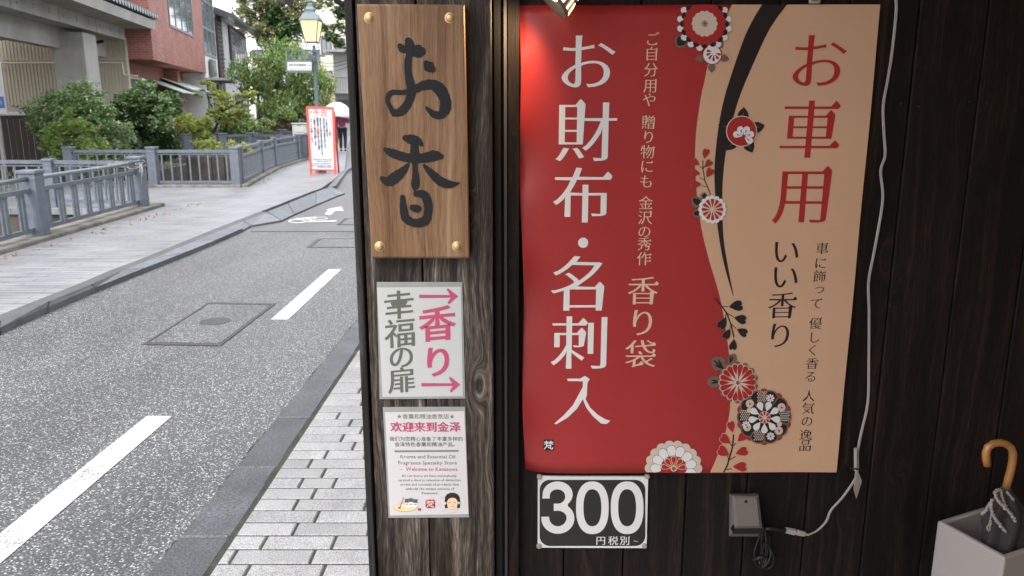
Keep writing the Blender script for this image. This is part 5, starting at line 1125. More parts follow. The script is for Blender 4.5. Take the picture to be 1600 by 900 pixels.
def leaf_mesh(name, v, m):
    n = len(v) // 4; me = bpy.data.meshes.new(name); me.vertices.add(n * 4); me.vertices.foreach_set('co', v.astype(np.float32).ravel()); me.loops.add(n * 4); me.loops.foreach_set('vertex_index', np.arange(n * 4, dtype=np.int32))
    me.polygons.add(n); me.polygons.foreach_set('loop_start', np.arange(0, n * 4, 4, dtype=np.int32)); me.polygons.foreach_set('loop_total', np.full(n, 4, dtype=np.int32)); me.materials.append(M[m]); me.update(calc_edges=True); return me
def limbs(base, top, r, n, spread, seedv, zf=.35):
    random.seed(seedv); mb = MB(); base = Vector(base); top = Vector(top); mid = base.lerp(top, .5) + Vector((random.uniform(-.1, .1), random.uniform(-.1, .1), 0)) * (top - base).length * .3
    mb.tube([base, base.lerp(mid, .5), mid, mid.lerp(top, .6), top], [r * 1.25, r, r * .8, r * .55, r * .25], 8)
    for i in range(n):
        t = zf + (1 - zf) * i / n; s = base.lerp(top, t); a = TAU * random.random(); L = spread * random.uniform(.5, .95); e = s + Vector((math.cos(a) * L, math.sin(a) * L, L * random.uniform(.2, .7))); m_ = s.lerp(e, .5) + Vector((0, 0, L * .1))
        mb.tube([s, m_, e], [r * .5, r * .3, r * .1], 5)
        e2 = m_ + Vector((random.uniform(-1, 1), random.uniform(-1, 1), random.uniform(.1, .8))) * L * .5; mb.tube([m_, e2], [r * .25, r * .08], 4)
    return mb
def plant(name, label, cat, loc, centers, radii, n, size, m, trunk, seedv, group=None, crown='crown', **kw):
    t = thing(name, loc, label, cat, group); inv = ORG[t].inverted(); v = leaves(centers, radii, n, size, seedv, **kw) - np.array(loc)
    me = leaf_mesh(crown, v, m); o = bpy.data.objects.new(crown, me); C.objects.link(o); o.parent = t; ORG[o] = ORG[t]
    if trunk: part(t, 'trunk', trunk, 'bark')
    return t
def cpos(px, py, Y): v = A(px, py, Y); return (v.x, v.y, v.z)
# big shrub left
b = cpos(112, 192, 19.6); gz = 0
ce = [(b[0], b[1], 1.25), (b[0] - .75, b[1] + .1, 1.45), (b[0] + .65, b[1], 1.0), (b[0] + .15, b[1] + .1, 1.75), (b[0] + .95, b[1], .55)]; ra = [(.85, .7, .75), (.5, .5, .58), (.58, .5, .6), (.58, .5, .5), (.36, .4, .45)]; ce = [(c[0] + .12, c[1], c[2] + .06) for c in ce]
plant('broad_shrub', 'large rounded glossy green shrub behind the left railing', 'shrub', (b[0], b[1], 0), ce, ra, 19000, .050, 'leaf_dark', limbs((b[0], b[1], 0), (b[0], b[1], 1.5), .05, 10, .8, 1, .1), 11, clump=.3, shell=.5)
q = cpos(112, 215, 18.2)
plant('nandina_shrub', 'yellow green feathery shrub with reddish tips in front of the large shrub', 'shrub', (q[0], q[1], 0), [(q[0], q[1], .80), (q[0] + .1, q[1], 1.25), (q[0] - .5, q[1], .45), (q[0] + .45, q[1], .6)], [(.65, .4, .6), (.42, .35, .4), (.4, .35, .35), (.4, .35, .4)], 5200, .05, 'leaf_mix', limbs((q[0], q[1], 0), (q[0], q[1], 1.2), .025, 9, .5, 2, .05), 12, clump=.34)
b = cpos(231, 180, 22)
ce = [(b[0] - .1, b[1], 1.6), (b[0] + .35, b[1], 1.75), (b[0] - .45, b[1], 1.7), (b[0] + .05, b[1], 2.05), (b[0] - .1, b[1], .7), (b[0] + .4, b[1], .8)]; ra = [(.75, .6, .55), (.5, .5, .4), (.42, .4, .35), (.4, .4, .35), (.65, .5, .6), (.4, .4, .5)]
plant('camellia_bush', 'upright dark green bush left of the brick shop front', 'shrub', (b[0], b[1], 0), ce, ra, 11000, .06, 'leaf_deep', limbs((b[0], b[1], 0), (b[0], b[1], 1.8), .06, 10, .7, 3, .2), 13, clump=.32)
q = cpos(228, 160, 21.6)
plant('camellia_bush', 'lighter leafy top growing over the dark bush beside the brick shop', 'shrub', (q[0], q[1], 0), [(b[0] + .45, q[1], 1.75), (b[0] + .15, q[1], 2.05), (b[0] + .55, q[1] - .1, 1.35), (b[0] - .2, q[1], 1.9)], [(.42, .3, .3), (.35, .3, .3), (.3, .25, .25), (.35, .3, .3)], 4200, .058, 'leaf_dark', None, 14, clump=.4)
b = cpos(301, 190, 27)
plant('azalea_bush', 'round clipped yellow green bush in front of the brick wall', 'shrub', (b[0], b[1], 0), [(b[0], b[1], 1.1), (b[0] - .3, b[1], 1.2), (b[0] + .3, b[1], 1.05), (b[0], b[1], .6)], [(.55, .5, .5), (.35, .4, .35), (.35, .4, .4), (.5, .5, .5)], 6000, .05, 'leaf_yellow', limbs((b[0], b[1], 0), (b[0], b[1], 1.0), .03, 6, .4, 4, .1), 15, clump=.28)
# layered maple
Y = 29; ce = []; ra = []
for px, py, rx, rz in ((330, 138, 16, 5), (345, 150, 24, 7), (318, 148, 12, 5), (370, 152, 22, 6), (392, 146, 16, 5), (352, 163, 26, 6), (385, 162, 18, 6), (330, 132, 10, 4), (345, 175, 24, 7), (375, 176, 22, 7), (400, 152, 10, 5), (360, 186, 32, 8), (322, 130, 9, 6)):
    ce.append(cpos(px, py, Y + rng.uniform(-.4, .4))); ra.append((rx * Y / FPX, .5, rz * Y / FPX))
tr = limbs(cpos(332, 212, Y), cpos(352, 160, Y), .05, 0, .8, 5); 
for a_, b_ in (((338, 185), (320, 140)), ((341, 180), (375, 158)), ((340, 178), (396, 150)), ((345, 172), (350, 145))): tr.tube([Vector(cpos(*a_, Y)), Vector(cpos((a_[0] + b_[0]) / 2, (a_[1] + b_[1]) / 2 - 1, Y + .1)), Vector(cpos(*b_, Y))], [.035, .025, .01], 5)
plant('maple_tree', 'small layered yellow green maple in front of the cafe', 'tree', (cpos(332, 212, Y)[0], Y, 0), ce, ra, 8500, .05, 'leaf_yellow', tr, 16, flat=.5, clump=.55, shell=.2)
b = cpos(372, 190, 31)
plant('low_shrub', 'low mid green shrub mass under the small maple', 'shrub', (b[0], b[1], 0), [(b[0] - .9, b[1], 1.0), (b[0], b[1], 1.0), (b[0] + .9, b[1], .95)], [(.6, .5, .5), (.7, .5, .45), (.6, .5, .45)], 5500, .06, 'leaf_willow', limbs((b[0], b[1], 0), (b[0], b[1], .9), .04, 6, .5, 6, .1), 17, clump=.3)
# willow like tree
Y = 38; ce = []; ra = []
for px, py, rx, rz in ((440, 75, 28, 16), (455, 95, 34, 20), (415, 100, 34, 20), (380, 112, 24, 14), (485, 115, 34, 22), (440, 125, 42, 24), (405, 135, 26, 18), (475, 145, 32, 24), (440, 155, 36, 18), (510, 135, 18, 20), (462, 175, 18, 12), (368, 105, 12, 10), (425, 165, 22, 14)):
    ce.append(cpos(px, py, Y + rng.uniform(-1, 1))); ra.append((rx * Y / FPX, .9, rz * Y / FPX))
tr = MB()
for (bx, tx, ty, r_) in ((421, 440, 90, .17), (407, 400, 110, .08), (455, 470, 110, .07), (426, 460, 120, .1)): tr.tube([Vector(cpos(bx, 222, Y)), Vector(cpos(bx * .7 + tx * .3, 170, Y)), Vector(cpos(tx, ty, Y))], [r_ * 1.2, r_, r_ * .3], 8)
plant('willow_tree', 'tall drooping fresh green tree left of the street lamp', 'tree', (cpos(421, 222, Y)[0], Y, 0), ce, ra, 17000, .075, 'leaf_willow', tr, 18, droop=.45, clump=.38, shell=.3)
Y = 52; ce = []; ra = []
for px, py, rx, rz in ((400, 15, 34, 22), (440, 5, 36, 20), (385, 40, 22, 16), (450, 35, 30, 24), (475, 20, 22, 20), (420, 50, 24, 18), (480, -10, 26, 20), (395, -15, 34, 20), (425, 62, 16, 12), (455, 60, 16, 8)):
    ce.append(cpos(px, py, Y + rng.uniform(-1.5, 1.5))); ra.append((rx * Y / FPX, 1.4, rz * Y / FPX))
tr = MB(); tr.tube([Vector(cpos(418, 215, Y)), Vector(cpos(420, 120, Y)), Vector(cpos(430, 0, Y))], [.3, .24, .1], 8)
plant('ginkgo_tree', 'grey green towering tree above the rooftops', 'tree', (cpos(418, 215, Y)[0], Y, 0), ce, ra, 13000, .12, 'leaf_ginkgo', tr, 19, clump=.42, shell=.25)
Y = 51.0; ce = []; ra = []
for px, py, rx, rz in ((428, 30, 14, 12), (445, 50, 18, 12), (415, 62, 12, 7), (465, 40, 14, 14), (435, 12, 12, 10)):
    ce.append(cpos(px, py, Y)); ra.append((rx * Y / FPX, .9, rz * Y / FPX))
plant('fir_tree', 'darker needled tree in the middle of the grey green crown', 'tree', (cpos(440, 215, Y)[0], Y, 0), ce, ra, 4500, .12, 'leaf_deep', MB().tube([Vector(cpos(440, 215, Y)), Vector(cpos(438, 20, Y))], [.2, .06], 8), 20, clump=.5, shell=.2)
Y = 23; ce = []; ra = []
for px, py, rx, rz in ((530, 15, 16, 10), (545, 45, 22, 12), (522, 58, 12, 6), (560, 20, 28, 22), (515, -5, 12, 8), (575, 60, 24, 14), (512, 42, 8, 4), (600, 0, 40, 20), (540, 70, 12, 5)):
    ce.append(cpos(px, py, Y + rng.uniform(-.5, .5))); ra.append((rx * Y / FPX, .8, rz * Y / FPX))
tb = (line_at(RO1, RO2, 23) + .9, 23.5, 0)
tr = MB().tube([Vector(tb), Vector((tb[0] - .2, 23.4, 2.2)), Vector((tb[0] - .9, 23.2, 4.0))], [.14, .11, .05], 8)
for px, py in ((530, 20), (522, 55), (560, 20)): tr.tube([Vector((tb[0] - .6, 23.3, 3.4)), Vector(cpos((px + 640) / 2, py - 14, Y)), Vector(cpos(px, py, Y))], [.05, .03, .01], 5)
plant('street_tree', 'dark leafy branches reaching in at the upper right behind the lamp', 'tree', tb, ce, ra, 6000, .065, 'leaf_deep', tr, 21, clump=.5, shell=.2)
b = cpos(446, 185, 33)
plant('clipped_shrub', 'round green topped shrub with bare brown sides near the pale box', 'shrub', (b[0], b[1], 0), [(b[0] - .05, b[1], 1.45)], [(.45, .4, .33)], 2600, .04, 'leaf_willow', limbs((b[0], b[1], 0), (b[0], b[1], 1.2), .03, 14, .45, 8, .2), 22, clump=.4)
plant('twiggy_shrub', 'brownish twiggy growth below the round green shrub top', 'shrub', (b[0] - .1, b[1] - .2, 0), [(b[0] - .1, b[1] - .1, 1.1)], [(.5, .4, .32)], 2200, .03, 'leaf_brown', None, 23, clump=.4)
b = cpos(466, 192, 38)
plant('low_shrub', 'small deep green shrub behind the pale box', 'shrub', (b[0], b[1], 0), [(b[0], b[1], 1.1)], [(.6, .4, .42)], 2600, .05, 'leaf_deep', limbs((b[0], b[1], 0), (b[0], b[1], 1.0), .03, 5, .3, 9, .1), 24, clump=.35)
b = cpos(410, 196, 41)
plant('low_hedge', 'low dark hedge along the trunks of the drooping tree', 'hedge', (b[0], b[1], 0), [(b[0] + k, b[1], .85) for k in (-2.4, -1.4, -.4, .6, 1.6)], [(.7, .5, .45)] * 5, 6500, .06, 'leaf_deep', None, 25, clump=.35)
# potted yellow plants behind the middle railing, in a long brown planter
for i, (px, w) in enumerate(((312, .35), (338, .4), (362, .35), (383, .3))):
    b = G(px, 262, -.15) if False else Vector(cpos(px, 232, 22.8)); zz = b.z
    t = thing('planter_plant', (b.x, b.y, .38), ['yellow leafed plant at the left end of the stone planter', 'bright lime leafed plant, tallest in the stone planter', 'pale flowering plant right of the lime plant in the planter', 'small cream flowering plant at the right end of the planter'][i], 'plant')
    v = leaves([(b.x, b.y, .62)], [(w * .9, .28, .2)], 420, .04, 40 + i, clump=.6, shell=.1) - np.array((b.x, b.y, .38)); me = leaf_mesh('foliage', v, 'leaf_yellow'); o = bpy.data.objects.new('foliage', me); C.objects.link(o); o.parent = t; ORG[o] = ORG[t]
pl0, pl1 = cpos(296, 240, 22.8), cpos(395, 240, 22.8)
plt = thing('stone_planter', ((pl0[0] + pl1[0]) / 2, 22.8, 0), 'long brown stone planter wall across the canal', 'planter')
n_ = 5
for k in range(n_):
    x0 = pl0[0] + (pl1[0] - pl0[0]) * k / n_; x1 = pl0[0] + (pl1[0] - pl0[0]) * (k + 1) / n_
    part(plt, 'stone_block', MB().bevbox(((x0 + x1) / 2, 22.8, -.35), (x1 - x0 - .012, .6, 1.45), .02), 'canal')
# scrappy green growth down in the canal and along the bank
wd = MB()
for k in range(900):
    x = rng.uniform(-9.5, -6.6); y = rng.uniform(17.6, 19.5); leaf_card(wd, Vector((x, y, rng.uniform(-.9, -.2) if rng.random() < .6 else -.9)), .07, 1)
for k in range(1200): leaf_card(wd, Vector((rng.uniform(-14, -9.8), rng.uniform(14.2, 24), rng.uniform(0, .22))), .05, 1)
solo('ground_cover', wd, 'leaf_willow', (-9, 18, 0), 'scattered low green plants on the canal bank', 'ground cover', kind='stuff')

# ============================================================ STREET THINGS
YL = 21.3; pc_ = A(492, 100, YL)
sl_ = thing('street_lamp', (pc_.x, YL, SW), 'green iron street lamp with a lit tapered lantern', 'street lamp')
part(sl_, 'pole', MB().lathe([(.13, 0), (.13, .35), (.10, .4), (.085, .8), (.06, .9), (.052, 2.2), (.048, 3.0), (.065, 3.02), (.065, 3.06), (.04, 3.1), (.04, 3.2)], (pc_.x, YL, SW), 14), 'lamp_paint', smooth=True)
lz = A(487, 65, YL).z; tz = A(487, 34, YL).z; hx = pc_.x - .045
part(sl_, 'lantern_glass', MB().add([(hx + a * .14, YL + b * .14, lz) for a, b in ((-1, -1), (1, -1), (1, 1), (-1, 1))] + [(hx + a * .225, YL + b * .225, tz) for a, b in ((-1, -1), (1, -1), (1, 1), (-1, 1))], [(0, 1, 5, 4), (1, 2, 6, 5), (2, 3, 7, 6), (3, 0, 4, 7), (3, 2, 1, 0)]), 'lamp_glow')
fm_ = MB()
for a, b in ((-1, -1), (1, -1), (1, 1), (-1, 1)): fm_.beam((hx + a * .145, YL + b * .145, lz), (hx + a * .23, YL + b * .23, tz), .025, .025)
fm_.bevbox((hx, YL, lz - .015), (.32, .32, .03), .008); part(sl_, 'lantern_frame', fm_, 'lamp_paint')
part(sl_, 'lantern_roof', MB().lathe([(.355, tz), (.345, tz + .05), (.21, tz + .20), (.15, tz + .24), (.15, tz + .30), (.10, tz + .36), (.09, tz + .42), (.03, tz + .46), (.045, tz + .50), (.03, tz + .56), (.001, tz + .64)], (hx, YL, 0), 4, Matrix.Rotation(R(45), 3, 'Z')), 'lamp_paint')
sc2 = MB()
for s_ in (-1, 1):
    sc2.tube([Vector((hx + s_ * r_ * .5, YL, z_)) for r_, z_ in ((.04, lz - .45), (.20, lz - .34), (.34, lz - .2), (.30, lz - .08), (.24, lz - .03), (.36, lz + .0), (.42, lz - .06))], .012, 6)
part(sl_, 'scroll_bracket', sc2, 'lamp_paint'); part(sl_, 'collar', MB().beam((hx - .1, YL, A(492, 87, YL).z), (hx + .32, YL, A(492, 87, YL).z), .05, .06).lathe([(.08, lz - .5), (.09, lz - .42), (.05, lz - .36)], (hx + .02, YL, 0), 12), 'lamp_paint')
YS = YL - .1; s0, s1, s2 = A(447, 94, YS), A(487, 94, YS), A(447, 113.5, YS)
sn = thing('direction_sign', ((s0.x + s1.x) / 2, YS, s2.z), 'white direction sign with a right arrow fixed to the lamp pole', 'sign')
part(sn, 'panel', MB().box(((s0.x + s1.x) / 2, YS, (s0.z + s2.z) / 2), (s1.x - s0.x, .05, s0.z - s2.z)), 'lamp_paint')
fs2 = Flat(YS - .026); y9 = lambda x, y: (440 + x / 25.7, 85 + y / 25.7); mb = MB(); fs2.poly(mb, [[y9(235, 305), y9(1205, 305), y9(1205, 640), y9(235, 640)]], .002); part(sn, 'sign_face', mb, 'pale' if False else 'paper2')
mb = MB(); 
for i, ch in enumerate('長町武家屋敷跡'): fs2.char(mb, ch, *y9(335 + i * 103, 425), 100 / 25.7, .005, seg=1, ax=.01, ay=.01)
fs2.char(mb, '→', *y9(1105, 425), 150 / 25.7, .005, seg=1)
part(sn, 'lettering', mb, 'darkink'); mb = MB(); fs2.line(mb, 'Nagamachi Samurai House Ruins', *(y9(285, 0)[0], y9(1180, 0)[0], y9(0, 575)[1]), 1.9, .005, seg=1); part(sn, 'lettering', mb, 'darkink')
cr_ = MB(); cr_.beam((s0.x, YS, s0.z + .10), (s1.x + .1, YS, s0.z + .10), .02, .02).beam((s0.x, YS, s0.z + .26), (s1.x + .1, YS, s0.z + .26), .015, .015)
for k in range(9): x = s0.x + (s1.x - s0.x) * k / 8; cr_.beam((x, YS, s0.z), (x, YS, s0.z + .26), .015, .015)
part(sn, 'openwork_crest', cr_, 'lamp_paint')
# notice board on legs
YN = 19.9
nb = thing('notice_board', (A(502, 277, YN).x, YN, SW), 'orange red framed white construction notice board standing on the pavement', 'sign')
zn = lambda x, y: (474 + x / 7.2, 160 + y / 7.2)
dp = {'t': YN + .30, 'b': YN - .02}
def NB(px, py, lift=0):   # the face leans back: depth grows with height
    v = A(*zn(px, py), YN); f = min(1, max(0, (v.z - SW) / 1.6)); return A(*zn(px, py), YN + .25 * f - lift)
def npoly(pts, lift, m, name, th=0):
    P = [NB(*p, lift) for p in pts]; mb = MB(); mb.add(P, [tuple(range(len(P)))[::-1]])
    if th:
        n = len(P); mb.add(P + [p + Vector((0, th, 0)) for p in P], [(i, (i + 1) % n, n + (i + 1) % n, n + i) for i in range(n)] + [tuple(range(n, 2 * n))])
    return part(nb, name, mb, m)
npoly([(45, 48), (330, 58), (362, 775), (82, 765)], 0, 'board_white', 'panel', .02)
def nbar(a, b, w, name='frame'): part(nb, name, MB().beam(NB(*a, .0), NB(*b, .0), w, w * .8), 'a_red')
nbar((42, 50), (92, 850), .055); nbar((333, 60), (362, 850), .055); nbar((38, 52), (338, 62), .055); nbar((80, 758), (362, 762), .04); nbar((90, 818), (362, 822), .06)
rl = MB()
for s_ in (95, 355): a_ = NB(s_, 400); e_ = NB(s_, 845); rl.beam(NB(s_ - (12 if s_ < 200 else 8), 100), Vector((e_.x - .03, YN + .62, SW)), .04, .04)
part(nb, 'rear_legs', rl, 'a_red'); npoly([(162, 765), (250, 767), (250, 795), (162, 795)], .05, 'ink', 'weight', .08); npoly([(162, 828), (285, 828), (285, 848), (162, 846)], .04, 'ink', 'weight', .08)
class NF(Flat):
    def P(s, px, py): v = A(px, py, s.Y); return (v.x, v.z)
nf = Flat(YN)
def nchar(mb, ch, x, y, e, lift=.004, **st):
    c = NB(x, y, lift); w = e / 7.2 / FPX * (YN + .3); g = glyph(ch, **st); vs, fs_ = fill(g); mb.add([(c.x + (a - .5) * w, c.y + (b - .38) * w * .155, c.z + (b - .38) * w) for a, b in vs], fs_)
mb = MB()
for ch, x in (('予', 140), ('告', 230)): nchar(mb, ch, x, 118, 84, .012, seg=2, ax=.008, ay=.0)
part(nb, 'lettering', mb, 'a_red')
cols = [(258, 180, 390, 'このたびの工事により'), (228, 175, 515, '歩行者の皆様にはご迷惑をおかけします'), (190, 172, 600, '道路工事のため左記の期間中は通行を制限いたします'), (158, 170, 535, '期間は追ってお知らせします工事中'), (122, 170, 490, 'ご理解とご協力をお願いします'), (85, 170, 455, 'よろしくお願いします')]
for x, y0, y1, tx in cols:
    mb = MB(); n = len(tx)
    for i, ch in enumerate(tx): nchar(mb, ch, x + (i * (y1 - y0) / n) * .055, y0 + (i + .5) * (y1 - y0) / n, min(24, (y1 - y0) / n * 1.05), .012, seg=1, ax=.07, ay=.06)
    part(nb, 'lettering', mb, 'darkink')
mb = MB()
for i, ch in enumerate('通行止'): nchar(mb, ch, 160, 305 + 38 * i, 30, .014, seg=1, ax=.01, ay=.01)
for i, ch in enumerate('お願い'): nchar(mb, ch, 298, 330 + 28 * i, 32, .014, seg=1, ax=.01, ay=.01)
part(nb, 'lettering', mb, 'a_red')
for i, y in enumerate((640, 662, 688, 712, 728)):
    mb = MB(); x0 = 95 if i in (0, 2, 3) else 150
    for k in range(int((325 - x0) / 15)): nchar(mb, '工事期間場所施工者連絡先'[(k + 3 * i) % 12], x0 + 8 + 15 * k, y, 15, .012, seg=1)
    part(nb, 'lettering', mb, 'darkink')
npoly([(275, 470), (345, 475), (345, 545), (278, 540)], .012, 'pale', 'picture_panel')
# pale utility box
bx = A(468, 213, 29.5)
ub = thing('utility_box', (bx.x, 29.5, SW), 'pale green grey box with a paper on it behind the railing', 'box')
zt = A(468, 194, 29.5).z
part(ub, 'cabinet', MB().bevbox((bx.x, 29.7, (SW + zt) / 2), (.52, .38, zt - SW), .02), 'box_green'); part(ub, 'lid', MB().bevbox((bx.x, 29.7, zt + .02), (.58, .44, .04), .01), 'box_green')
part(ub, 'paper', MB().box((bx.x, 29.5, zt - .18), (.36, .01, .2)), 'paper2'); part(ub, 'latch', MB().box((bx.x, 29.5, zt - .04), (.06, .03, .02)), 'frame')
YY = 45; y0_ = A(470, 160, YY)
ysn = thing('warning_sign', (y0_.x, YY, 0), 'small yellow round warning sign on a thin post under the trees', 'sign')
part(ysn, 'post', MB().tube([(y0_.x, YY, 0), (y0_.x, YY, y0_.z + .2)], .03, 8), 'grey_wall'); part(ysn, 'disc', MB().lathe([(.001, .02), (.26, .02), (.26, -.02), (.001, -.02)], (y0_.x, YY - .05, y0_.z), 16, Matrix.Rotation(R(90), 3, 'X')), mat('sign_yellow', (.75, .36, .02), .5))

# ============================================================ PEOPLE
def skinned(name, parent, joints, edges, m, level=2):
    me = bpy.data.meshes.new(name); me.from_pydata([tuple(j[0]) for j in joints], edges, []); o = bpy.data.objects.new(name, me); C.objects.link(o)
    sk = o.modifiers.new('skin', 'SKIN'); sk.use_smooth_shade = True
    for v, j in zip(me.skin_vertices[0].data, joints): v.radius = (j[1], j[1] * (j[2] if len(j) > 2 else 1))
    me.skin_vertices[0].data[0].use_root = True
    ss = o.modifiers.new('smooth', 'SUBSURF'); ss.levels = level; ss.render_levels = level
    dg = bpy.context.evaluated_depsgraph_get(); dg.update(); new = bpy.data.meshes.new_from_object(o.evaluated_get(dg)); o.modifiers.clear(); o.data = new; new.name = name
    new.materials.clear(); new.materials.append(M[m]); new.polygons.foreach_set('use_smooth', [True] * len(new.polygons)); o.parent = parent; ORG[o] = ORG[parent]; return o
def person(x, y, z, rz, label, top, legs, H=1.66, stride=.14, arm_up=False):
    t = thing('person', (x, y, z), label, 'person', rz=rz); s = H / 1.66; V_ = lambda a, b, c: Vector((a, b, c)) * s
    J = [(V_(0, 0, .92), .13, .8), (V_(0, 0, 1.12), .115, .75), (V_(0, .01, 1.32), .145, .7), (V_(0, 0, 1.42), .06), (V_(0, -.01, 1.50), .06), (V_(0, -.015, 1.59), .092, 1.1),
         (V_(.09, 0, .86), .085), (V_(.10, -stride, .48), .058), (V_(.10, -stride * .6, .09), .042), (V_(.10, -stride * .6 - .13, .04), .036),
         (V_(-.09, 0, .86), .085), (V_(-.10, stride * .4, .48), .058), (V_(-.10, stride * 1.6, .10), .042), (V_(-.10, stride * 1.6 - .13, .05), .036),
         (V_(.17, 0, 1.36), .058), (V_(.23, .05, 1.10), .042), (V_(.22, -.06, .88), .034), (V_(.21, -.10, .80), .032),
         (V_(-.17, 0, 1.36), .058), (V_(-.24, .03, 1.12), .042)] + ([(V_(-.20, -.16, 1.24), .034), (V_(-.19, -.20, 1.32), .034)] if arm_up else [(V_(-.22, -.08, .90), .034), (V_(-.21, -.12, .82), .032)])
    E_ = [(0, 1), (1, 2), (2, 3), (3, 4), (4, 5), (0, 6), (6, 7), (7, 8), (8, 9), (0, 10), (10, 11), (11, 12), (12, 13), (2, 14), (14, 15), (15, 16), (16, 17), (2, 18), (18, 19), (19, 20), (20, 21)]
    skinned('body', t, J, E_, 'skin')
    g = .022; K_ = [0, 1, 2, 14, 15, 16, 18, 19, 20]; mp = {k: i for i, k in enumerate(K_)}
    skinned('jacket', t, [(J[k][0], J[k][1] + g, *(J[k][2:])) for k in K_], [(mp[a], mp[b]) for a, b in E_ if a in mp and b in mp], top)
    K_ = [0, 6, 7, 8, 10, 11, 12]; mp = {k: i for i, k in enumerate(K_)}
    skinned('trousers', t, [(J[k][0], J[k][1] + g * .8, *(J[k][2:])) for k in K_], [(mp[a], mp[b]) for a, b in E_ if a in mp and b in mp], legs)
    for k in ((8, 9), (12, 13)): skinned('shoe', t, [(J[k[0]][0] - V_(0, -.01, .05), .048), (J[k[1]][0], .044)], [(0, 1)], 'darkcloth', 1)
    skinned('hair', t, [(V_(0, .02, 1.62), .098, 1.05), (V_(0, .035, 1.54), .075)], [(0, 1)], 'hair', 1)
    return t
g1 = G(530, 237, SW); p1 = (g1.x, 32.2); 
person(A(522.5, 200, 32.6).x, 32.6, SW, R(175), 'person in an orange jacket walking away beside the notice board', 'orange', 'jeans')
person(A(535, 200, 31.8).x, 31.8, SW, R(185), 'person in a pink jacket and dark trousers under the pale umbrella', 'pinkcloth', 'darkcloth', 1.62, .1, True)
person(A(507.5, 160, 42).x, 42, SW, R(10), 'distant person in dark clothes seen just over the notice board', 'darkcloth', 'darkcloth', 1.9)
uc = A(530, 176, 32.1); ru = .56
UY = 31.45
uh = thing('umbrella', (uc.x, UY, A(530, 184, 32.3).z - .5), 'pale open umbrella held over the two walking people', 'umbrella')
uz = A(530, 181, UY).z; mb = MB(); pr = [(.001, .52), (.12, .51), (.3, .44), (.45, .31), (.56, .12), (.62, 0)]; mb.lathe(pr, (uc.x + .06, UY, uz), 8, Matrix.Rotation(R(10), 3, 'Y')); co = part(uh, 'canopy', mb, 'umb_clear', smooth=True); sm = co.modifiers.new('thickness', 'SOLIDIFY'); sm.thickness = .004
part(uh, 'shaft', MB().tube([(uc.x + .06, UY, uz - .35), (uc.x + .12, UY, uz + .58)], .012, 6), 'frame')
for k in range(8): a = TAU * k / 8; part(uh, 'rib', MB().tube([Vector((uc.x + .06, UY, uz + .44)), Vector((uc.x + .06 + .58 * math.cos(a), UY + .58 * math.sin(a), uz + .02))], .005, 4), 'frame')

# ============================================================ BUILDINGS ACROSS THE CANAL
def window(parent, x0, x1, z0, z1, face, nx, nz, fm='frame', gm_='glass', axis='y', fw=.06, proud=.03):
    """a window in a wall facing local +x (axis y) or local -y (axis x): frame part, mullions and pane"""
    mb = MB(); pane = MB()
    def bx(u0, u1, w0, w1, d0, d1, M_):
        if axis == 'y': M_.box(((d0 + d1) / 2, (u0 + u1) / 2, (w0 + w1) / 2), (abs(d1 - d0), u1 - u0, w1 - w0))
        else: M_.box(((u0 + u1) / 2, (d0 + d1) / 2, (w0 + w1) / 2), (u1 - u0, abs(d1 - d0), w1 - w0))
    s = 1 if axis == 'y' else -1
    bx(x0, x0 + fw, z0, z1, face - .02 * s, face + proud * s, mb); bx(x1 - fw, x1, z0, z1, face - .02 * s, face + proud * s, mb)
    bx(x0 + fw, x1 - fw, z0, z0 + fw, face - .02 * s, face + proud * s, mb); bx(x0 + fw, x1 - fw, z1 - fw, z1, face - .02 * s, face + proud * s, mb)
    for k in range(1, nx): u = x0 + (x1 - x0) * k / nx; bx(u - fw / 2, u + fw / 2, z0 + fw, z1 - fw, face - .02 * s, face + proud * .8 * s, mb)
    for k in range(1, nz): w = z0 + (z1 - z0) * k / nz; bx(x0 + fw, x1 - fw, w - fw / 2, w + fw / 2, face - .02 * s, face + proud * .7 * s, mb)
    bx(x0 + fw, x1 - fw, z0 + fw, z1 - fw, face - .01 * s, face + .006 * s, pane)
    f = part(parent, 'window', mb, fm, local=True); p = part(f, 'pane', pane, gm_, local=True); return f
HD = R(11)     # the street bends left: facades run 11 degrees off the view axis
b0 = A(240, 95, 26.5); bb = thing('brick_building', (b0.x, b0.y, 0), 'red brick building with an overhanging upper storey', 'building', rz=HD)
def Lp(parent, name, c, d, m, **k): return part(parent, name, MB().box(c, d), m, local=True, **k)
fp = lambda dx, y0: [(dx, y0), (dx, 9.5), (-6, 9.5), (-6, 2.6), (-1.5, y0 + .25), (-1.45, y0)]
part(bb, 'upper_wall', MB().slab(fp(0, 0), 3.25, 9.2), 'brick', local=True); part(bb, 'lower_wall', MB().slab(fp(-1, .3), -.1, 3.24), 'brick', local=True)
window(bb, 2.85, 7.2, 4.55, 7.4, 0, 4, 1, fw=.09); window(bb, .25, 4.2, .35, 2.75, -1.0, 2, 1, 'white_frame'); window(bb, 7.0, 9.2, .2, 2.6, -1.0, 1, 1, gm_='glass')
Lp(bb, 'door', (-1.0, 5.1, 1.2), (.08, 1.4, 2.4), 'dark_glass'); Lp(bb, 'grey_panel', (-.96, 8.1, 1.5), (.08, 2.2, 2.9), 'grey_wall')
Lp(bb, 'brick_column', (-.75, 6.2, 1.6), (.5, .5, 3.2), 'brick')
